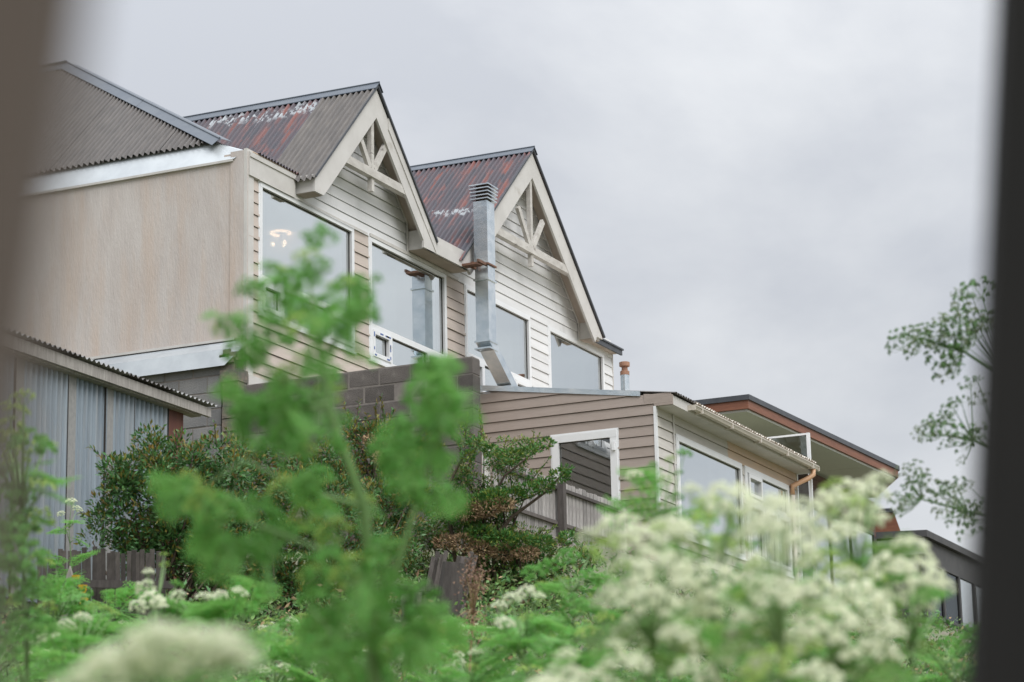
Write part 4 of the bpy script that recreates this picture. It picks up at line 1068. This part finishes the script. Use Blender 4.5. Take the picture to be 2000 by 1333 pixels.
for (x, y, r_) in HD:
    r_ *= 1.02
    dd = cr_.uniform(-.22, .22); p = place(x, y, D0 + dd); rr_ = r_ / FPX * D0
    hi_ = y < 720 or 700 < y < 800 and x > 780
    yel = (x, y) in ((660, 1040), (700, 980), (640, 760), (650, 760), (700, 700), (360, 940), (400, 980)) 
    o = link('umbel', cr_.choice(UG if (yel or cr_.random() < .22) else UL), cen, p - Vector((0, 0, rr_ * .5)), scale=rr_ * 1.0)
    orient(o, (cr_.uniform(-.8, .8), cr_.uniform(-.8, .8), 1), cr_.uniform(0, 6))
    for k in range(2):
        o = link('leaf', cr_.choice(FG), cen, p + Vector((cr_.uniform(-.5, .5), cr_.uniform(-.5, .5), cr_.uniform(-.3, .5))) * rr_, scale=rr_ * cr_.uniform(1.3, 2.1))
        o.rotation_euler = (cr_.uniform(-1, 1), cr_.uniform(-.6, 1.3), cr_.uniform(0, 6.28))

# the big flat white head at the bottom left, closest of all
cl = thing('hemlock_plant', Vector((*place(330, 1333, 1.9).xy, ground_z(*place(330, 1333, 1.9).xy))), 'very blurred broad white flower head low at the left', 'plant')
bz = Vector(cl['_w'])
q = MB(); q.tube([bz, place(330, 1500, 1.9), place(320, 1360, 1.9)], [.008, .006, .004], 7)
HW = [(200, 1300, 72, 0), (250, 1262, 80, 0), (320, 1240, 84, .03), (395, 1235, 80, .03), (455, 1255, 60, -.03), (150, 1325, 62, 0), (300, 1290, 70, .06), (380, 1275, 70, .06), (490, 1275, 34, .05), (480, 1340, 44, .12), (220, 1350, 70, -.05), (300, 1345, 60, .1)]
HW += [(x + cr_.gauss(0, 22), y + cr_.gauss(0, 14), r_ * .8, dd + cr_.uniform(-.05, .05)) for x, y, r_, dd in HW]
for (x, y, r_, dd) in HW: q.tube([place(320, 1400, 1.9), place(x, y + 30, 1.9 + dd)], [.002, .0012], 5)
q.obj('stem', m_stem, cl, fix=False)
for (x, y, r_, dd) in HW:
    p = place(x, y + 25, 1.9 + dd); rr_ = r_ / FPX * 1.9 * 1.15
    o = link('umbel', cr_.choice(UW), cl, p - Vector((0, 0, rr_ * .3)), scale=(rr_, rr_, rr_ * .6)); orient(o, (cr_.uniform(-.2, .2), cr_.uniform(-.2, .2), 1), cr_.uniform(0, 6))
for (x, y) in ((420, 1310), (260, 1340), (200, 1370), (380, 1340)):
    o = link('leaf', cr_.choice(FG), cl, place(x, y, 2.1), scale=.05); o.rotation_euler = (cr_.uniform(-.4, .4), .3, cr_.uniform(0, 6))

# white flowering mass at the right
WH = [
 ('big white flowering hemlock at the left edge of the blurred blossom mass', 1230, 4.6, [(1210, 1010, 44), (1245, 1045, 46), (1200, 1060, 38), (1290, 1030, 48), (1235, 1095, 48), (1290, 1100, 52), (1265, 1160, 52), (1215, 1150, 40), (1325, 1150, 50), (1250, 1215, 50), (1310, 1225, 54)]),
 ('white flowering hemlock rising in front of the wide extension window', 1400, 4.9, [(1385, 975, 44), (1420, 960, 44), (1360, 1010, 48), (1440, 1000, 48), (1400, 1050, 50), (1340, 1070, 40), (1380, 1110, 50), (1440, 1060, 30), (1400, 1170, 56), (1350, 1190, 50), (1390, 1240, 50)]),
 ('white flowering hemlock in front of the tan gutter outlet', 1520, 4.2, [(1500, 975, 40), (1530, 1000, 46), (1490, 1020, 44), (1540, 1060, 48), (1500, 1090, 44), (1560, 1030, 36), (1470, 1150, 44), (1530, 1150, 50), (1480, 1210, 54), (1540, 1220, 50), (1510, 1275, 54), (1450, 1270, 50)]),
 ('white flowering hemlock against the orange edged roof', 1680, 5.4, [(1660, 945, 44), (1700, 950, 34), (1625, 975, 40), (1670, 995, 48), (1640, 1030, 40), (1700, 1000, 30), (1610, 1010, 34), (1720, 930, 22)]),
 ('white flowering hemlock below the modern house windows', 1620, 4.6, [(1600, 1080, 40), (1640, 1110, 52), (1590, 1140, 46), (1670, 1160, 54), (1610, 1190, 54), (1650, 1230, 54), (1580, 1250, 44), (1700, 1210, 46), (1640, 1290, 50), (1710, 1260, 40), (1590, 1310, 44)]),
 ('white flowering hemlock furthest right beside the charcoal house', 1740, 5.2, [(1775, 1065, 36), (1740, 1100, 40), (1790, 1110, 42), (1810, 1140, 34), (1750, 1150, 44), (1710, 1130, 36), (1795, 1165, 34), (1730, 1185, 36)]),
 ('short white hemlock along the lower edge between green stems', 1330, 4.4, [(1100, 1310, 50), (1160, 1320, 44), (1060, 1335, 36), (1220, 1290, 40), (1350, 1300, 44)]),
]
wr = random.Random(12)
for lab, bx, D, hs in WH:
    D *= .84
    hs = [(x, y, r_ * 1.32) for x, y, r_ in hs] + [(x + wr.gauss(0, r_ * .8), y + abs(wr.gauss(0, r_ * .7)), r_ * wr.uniform(.6, .9)) for x, y, r_ in hs if r_ > 34 and wr.random() < .4] + [(x + wr.gauss(0, r_ * .9), y + wr.gauss(0, r_ * .6), r_ * wr.uniform(.5, .8)) for x, y, r_ in hs if wr.random() < .6]
    hemlock(lab, 'plant', hs, D, bx, 'white flowering hemlocks at the right', ('w', 'w', 'w', 'g'), leaf_n=18, leaf_s=.09, r0_=.005, dj=.35, fern=FY_ + FY_ + FG, leaf_rng=(.5, .97), rnd=wr)
    # extra smaller heads that fill the mass
hemlock('leafy pale green hemlock just left of the wide extension window', 'plant',
        [(1240, 925, 20), (1265, 950, 24, 0, 'g'), (1300, 930, 20), (1335, 880, 16, 0, 'l'), (1250, 980, 24), (1290, 985, 26, 0, 'g'), (1320, 965, 14, 0, 'l'), (1230, 955, 16), (1275, 1010, 24), (1325, 920, 10, 0, 'l'), (1310, 895, 14), (1275, 905, 10, 0, 'l')],
        6.8, 1270, None, ('w', 'g'), leaf_n=10, leaf_s=.14, r0_=.005, leaf_rng=(.7, 1.0), rnd=wr)
# half-sharp plants on the right side, stems leaning in from behind the dark slat
for lab, hs, D, stem in (
  ('feathery umbel branch highest at the right edge against the sky', [(1880, 610, 34), (1915, 560, 30), (1900, 650, 34), (1860, 640, 20), (1925, 620, 30), (1830, 660, 26), (1800, 650, 22), (1760, 665, 24), (1790, 675, 22), (1840, 690, 30), (1860, 720, 22), (1870, 570, 12)], 9.0, [(2040, 860), (1960, 740), (1880, 685), (1800, 660)]),
  ('umbel branch in the middle of the right edge against the sky', [(1865, 790, 24), (1850, 830, 26), (1820, 835, 22), (1880, 840, 24), (1795, 840, 14), (1905, 845, 16), (1850, 865, 14), (1878, 780, 14)], 9.0, [(2050, 940), (1960, 890), (1900, 860), (1840, 850)]),
  ('lowest umbel branch at the right edge above the charcoal house', [(1770, 915, 18), (1800, 925, 24), (1790, 950, 18), (1830, 950, 26), (1865, 955, 16), (1775, 975, 18), (1760, 1000, 14), (1840, 985, 18), (1885, 990, 22), (1900, 1000, 26), (1870, 1005, 18)], 9.0, [(2060, 1060), (1960, 1015), (1890, 1000), (1800, 975), (1740, 965)])):
    b = place(2060, 1333, D); bz = Vector((b.x, b.y, ground_z(b.x, b.y)))
    root = thing('umbel_branch', bz, lab, 'plant', 'umbel branches behind the dark slat')
    q = MB(); pts = [place(x, y, D) for x, y in stem]
    q.tube([bz, bz.lerp(pts[0], .6) + Vector((0, 0, .1))] + pts, [.012, .010, .009, .007, .005, .003, .002][:len(pts) + 2], 6)
    hs = hs + [(h[0] + wr.gauss(0, 20), h[1] + wr.gauss(0, 16), h[2] * .85) for h in hs] + [(h[0] + 25 + wr.gauss(0, 20), h[1] + wr.gauss(0, 18), h[2] * .8) for h in hs]
    for h in hs:
        e = place(h[0], h[1], D); 
        s_ = min(pts, key=lambda p: (p - e).length + (0 if (p - e).dot(rt) > 0 else .2))
        q.tube([s_, s_.lerp(e, .5) + Vector((0, 0, -.015)), e - Vector((0, 0, h[2] / FPX * D * .6))], [.003, .002, .0014], 4)
    q.obj('stem', m_fern_k, root, fix=False)
    for h in hs:
        p = place(h[0], h[1], D + wr.uniform(-.08, .08)); r_ = h[2] / FPX * D * 1.3
        o = link('umbel', wr.choice(UK), root, p - Vector((0, 0, r_ * .6)), scale=r_)
        orient(o, -rt * .7 + Vector((0, 0, 1)) + Vector((wr.uniform(-.4, .4), wr.uniform(-.4, .4), 0)), wr.uniform(0, 6))
# left edge plants
hemlock('tall green budding hemlock at the left edge before the shed', 'plant',
        [(x_, y_, r_ * 1.45) for x_, y_, r_ in [(25, 790, 30), (50, 770, 22), (20, 830, 34), (60, 855, 30), (85, 860, 22), (40, 880, 26), (30, 950, 26), (80, 940, 24), (50, 1010, 34), (75, 1000, 28), (20, 1020, 30), (80, 1080, 22), (45, 1060, 30), (10, 900, 26), (30, 1110, 34), (10, 1160, 34), (70, 1140, 26), (60, 1200, 30), (25, 1240, 30), (90, 1180, 22), (55, 930, 24), (10, 850, 26)]],
        6.0, 50, None, ('g', 'l', 'g'), leaf_n=26, leaf_s=.11, r0_=.008, leaf_rng=(.45, .95), rnd=wr)
hemlock('small pale umbel plant standing before the corrugated wall', 'plant', [(140, 975, 14), (150, 990, 12), (160, 1005, 10), (120, 1000, 10), (100, 1020, 8), (130, 1030, 10), (148, 1050, 10)], 17.5, 140, None, ('w', 's'), leaf_n=10, leaf_s=.2, r0_=.005, leaf_rng=(.7, 1), rnd=wr)
# band of plants along the bottom
mid = [
 ('pale spire of blossom rising above the white heads at lower left', 300, 8, [(290, 1115, 14), (285, 1140, 24), (295, 1165, 30), (270, 1180, 24), (310, 1180, 20), (320, 1080, 12, 0, 'g'), (322, 1100, 14, 0, 'g'), (345, 1135, 14, 0, 'l')], ('w',)),
 ('leaning blossom spray at the lower left corner', 150, 7, [(185, 1180, 18), (160, 1200, 22), (130, 1215, 22), (100, 1235, 20), (80, 1250, 16), (205, 1185, 16, 0, 'g'), (220, 1195, 16, 0, 'g')], ('w', 'g')),
 ('bright green hemlock on the left before the paling fence', 100, 11, [(90, 1095, 18), (110, 1100, 14), (95, 1130, 20), (125, 1130, 16), (80, 1160, 18), (140, 1150, 14), (110, 1190, 20), (165, 1150, 16), (150, 1170, 16), (80, 1220, 20)], ('g', 'l')),
 ('row of flat white umbels behind the big blurred head', 440, 7.5, [(350, 1160, 20), (400, 1160, 22), (430, 1158, 20), (465, 1150, 20), (500, 1145, 18, 0, 'g'), (520, 1150, 16, 0, 'g'), (390, 1190, 18, 0, 'l'), (480, 1180, 22, 0, 'l')], ('w',)),
 ('low umbel plant before the dark shrub', 590, 9, [(560, 1210, 18), (590, 1200, 18), (610, 1220, 16), (575, 1250, 22), (540, 1260, 20), (600, 1280, 22), (640, 1290, 20)], ('g', 'l', 'w')),
 ('small white umbels left of the leaning palings', 230, 13, [(225, 1165, 12), (210, 1175, 10), (245, 1175, 10), (215, 1200, 14), (240, 1215, 12)], ('w', 's')),
 ('yellow green budding hemlock right of the juniper bush', 1110, 8.5, [(1040, 1110, 22), (1075, 1095, 24), (1110, 1080, 24), (1150, 1070, 24), (1060, 1140, 22), (1100, 1130, 28), (1145, 1120, 26), (1170, 1090, 20), (1120, 1170, 28), (1165, 1160, 26), (1090, 1200, 26)], ('g', 'l', 'l')),
 ('pale flat topped umbel plant in the lower middle', 1010, 7.5, [(1000, 1165, 22), (1030, 1150, 22), (975, 1180, 20), (1050, 1160, 16), (985, 1210, 24), (1030, 1200, 20), (1060, 1230, 28)], ('g', 'w')),
 ('small blossoms at the bottom centre', 910, 7.5, [(900, 1265, 18), (930, 1270, 16), (880, 1300, 18), (920, 1300, 20), (950, 1300, 18), (790, 1280, 16), (860, 1330, 20), (980, 1320, 18)], ('w', 'g', 'w')),
 ('green hemlock filling the gap below the juniper bush', 1090, 7, [(1060, 1270, 30), (1100, 1260, 34), (1150, 1230, 36), (1180, 1200, 28), (1130, 1290, 30), (1010, 1260, 26), (1030, 1300, 30)], ('l', 'l', 'g')),
 ('green leafy hemlock below the white mass at right', 1570, 6.2, [(1600, 1290, 34), (1560, 1180, 26), (1450, 1110, 22), (1720, 1290, 30), (1780, 1230, 30), (1820, 1210, 26), (1750, 1310, 30), (1470, 1060, 16), (1570, 1110, 20)], ('l',)),
 ('lower right green hemlock before the pale balcony boards', 1800, 8, [(1790, 1215, 22), (1830, 1220, 22), (1850, 1250, 20), (1800, 1260, 24), (1840, 1290, 26), (1880, 1290, 26), (1860, 1320, 26), (1900, 1310, 22), (1930, 1330, 24)], ('l', 's')),
]
for lab, bx, D, hs, kd in mid:
    hemlock(lab, 'plant', hs, D, bx, None, kd, leaf_n=26, leaf_s=.16 if D < 10 else .22, r0_=.006, leaf_rng=(.5, .98), rnd=wr, dj=.4)
# many smaller ones that fill the slope behind
fr_ = random.Random(21)
for i in range(46):
    D = fr_.uniform(9, 17); bx = fr_.uniform(-30, 1900)
    gy_ = 1333 if True else 0
    top = fr_.uniform(1190, 1310) if bx < 1150 else fr_.uniform(1170, 1310) if bx < 1650 else fr_.uniform(1270, 1330)
    hs = [(bx + fr_.gauss(0, 30), top + abs(fr_.gauss(0, 45)), fr_.uniform(9, 17) * 10 / D) for _ in range(13)]
    hemlock('young green hemlock in the thicket along the bottom of the slope', 'plant', hs, D, bx, 'young hemlocks in the lower thicket', ('g', 'l', 'g', 'w', 's'), leaf_n=9, leaf_s=.17, r0_=.006, leaf_rng=(.4, .98), rnd=fr_)
# dried brown umbel plant
dp = thing('dried_plant', Vector((*place(900, 1300, 13).xy, ground_z(*place(900, 1300, 13).xy))), 'dead brown umbel plant in the lower middle beside the collapsed fence', 'plant')
q = MB(); bz = Vector(dp['_w'])
g2 = random.Random(4); top = place(895, 1150, 13)
for k in range(26):
    c = place(922 + g2.gauss(0, 14), 1132 + g2.gauss(0, 20) + 88 * (k % 2), 13 + g2.uniform(-.15, .15)); s_ = place(924, 1200, 13)
    q.tube([s_, s_.lerp(c, .5) + Vector((0, 0, .02)), c], [.004, .003, .0015], 4)
q.tube([bz, place(924, 1200, 13)], [.010, .006], 6)
q.obj('stem', m_dry, dp, fix=False)
P = np.array([tuple(place(924 + g2.gauss(0, 13), 1130 + g2.gauss(0, 20) + 95 * (_ % 3 == 0), 13 + g2.uniform(-.15, .15))) for _ in range(650)])
leaves('seed_heads', P, rng.normal(size=P.shape), .018, .5, mat('brown_seed', (.20, .12, .085), .9, (.28, .17, .12), 9, island=.3), dp)['kind'] = 'stuff'

# undergrowth: leaves and grass that nobody could count
n = 90000
dd = rng.uniform(6.5, 24, n); lat = rng.uniform(-.225, .225, n) * dd * 1.12
X = dd * HX + lat * HY; Y = dd * HY - lat * HX
clx = np.sin(X * 2.3) * np.cos(Y * 2.9) * .5 + .5
Z = gz_np(X, Y) + rng.random(n) ** 1.3 * (.30 + .28 * clx)
P = np.stack([X, Y, Z], 1); Dv = rng.normal(size=(n, 3)) * [.8, .8, .5] + [0, 0, .45]
o = leaves('undergrowth', P, Dv, rng.uniform(.03, .085, n), .42, [m_grass, m_fern_y, m_lf_dark, m_dry], mi=rng.choice(4, n, p=(.45, .2, .27, .08)))
tag(o, kind='stuff')
# yellow flowers
yf = random.Random(8)
q = MB()
for k in range(9):
    p = place(155 + yf.gauss(0, 9), 1150 + yf.gauss(0, 22), 15)
    q.tube([p, p + Vector((0, 0, .02))], [.018, .03], 6)
q.tube([Vector((*place(155, 1250, 15).xy, ground_z(*place(155, 1250, 15).xy))), place(157, 1170, 15)], [.006, .004], 5)
fl_ = thing('yellow_flower', place(155, 1240, 15), 'small clump of yellow flowers before the low paling fence', 'flower')
q.obj('bloom', mat('yellow_petal', (.75, .45, .03), .6), fl_)

# ------------------------------------------------------------------ FENCE SLATS right before the lens
def slat(pts, D, th, name, m, label):
    lo_ = [place(x, y, D) for x, y in pts]
    t = thing(name, Vector((lo_[0].x, lo_[0].y, ground_z(lo_[0].x, lo_[0].y))), label, 'fence slat')
    return t, lo_
def upright(lab, px_top, px_bot, width, D, m, sgn):
    a = place(px_top, -120, D); b = place(px_bot, 1450, D)
    d = (b - a).normalized(); b = a + d * ((a.z + 1.62) / -d.z)
    side_ = rt * (width * sgn)
    t = thing('fence_slat', b, lab, 'fence slat', 'slats of the near fence')
    MB().prism([a, a + side_, b + side_, b], fw * .022).obj('board', m, t)
    for zz in (.35, 1.0):
        p = b + Vector((0, 0, zz)) + side_ * .5 + fw * .024
        MB().tube([p - fw * .004 - fw * .022, p - fw * .028], .004, 8).obj('nail', m_rust, t)
upright('blurred brown grey fence slat at the left edge of the view', 150, -75, .16, .44, m_slat_l, -1)
upright('near black blurred fence slat at the right edge of the view', 1966, 1893, .30, 1.25, m_slat_r, 1)
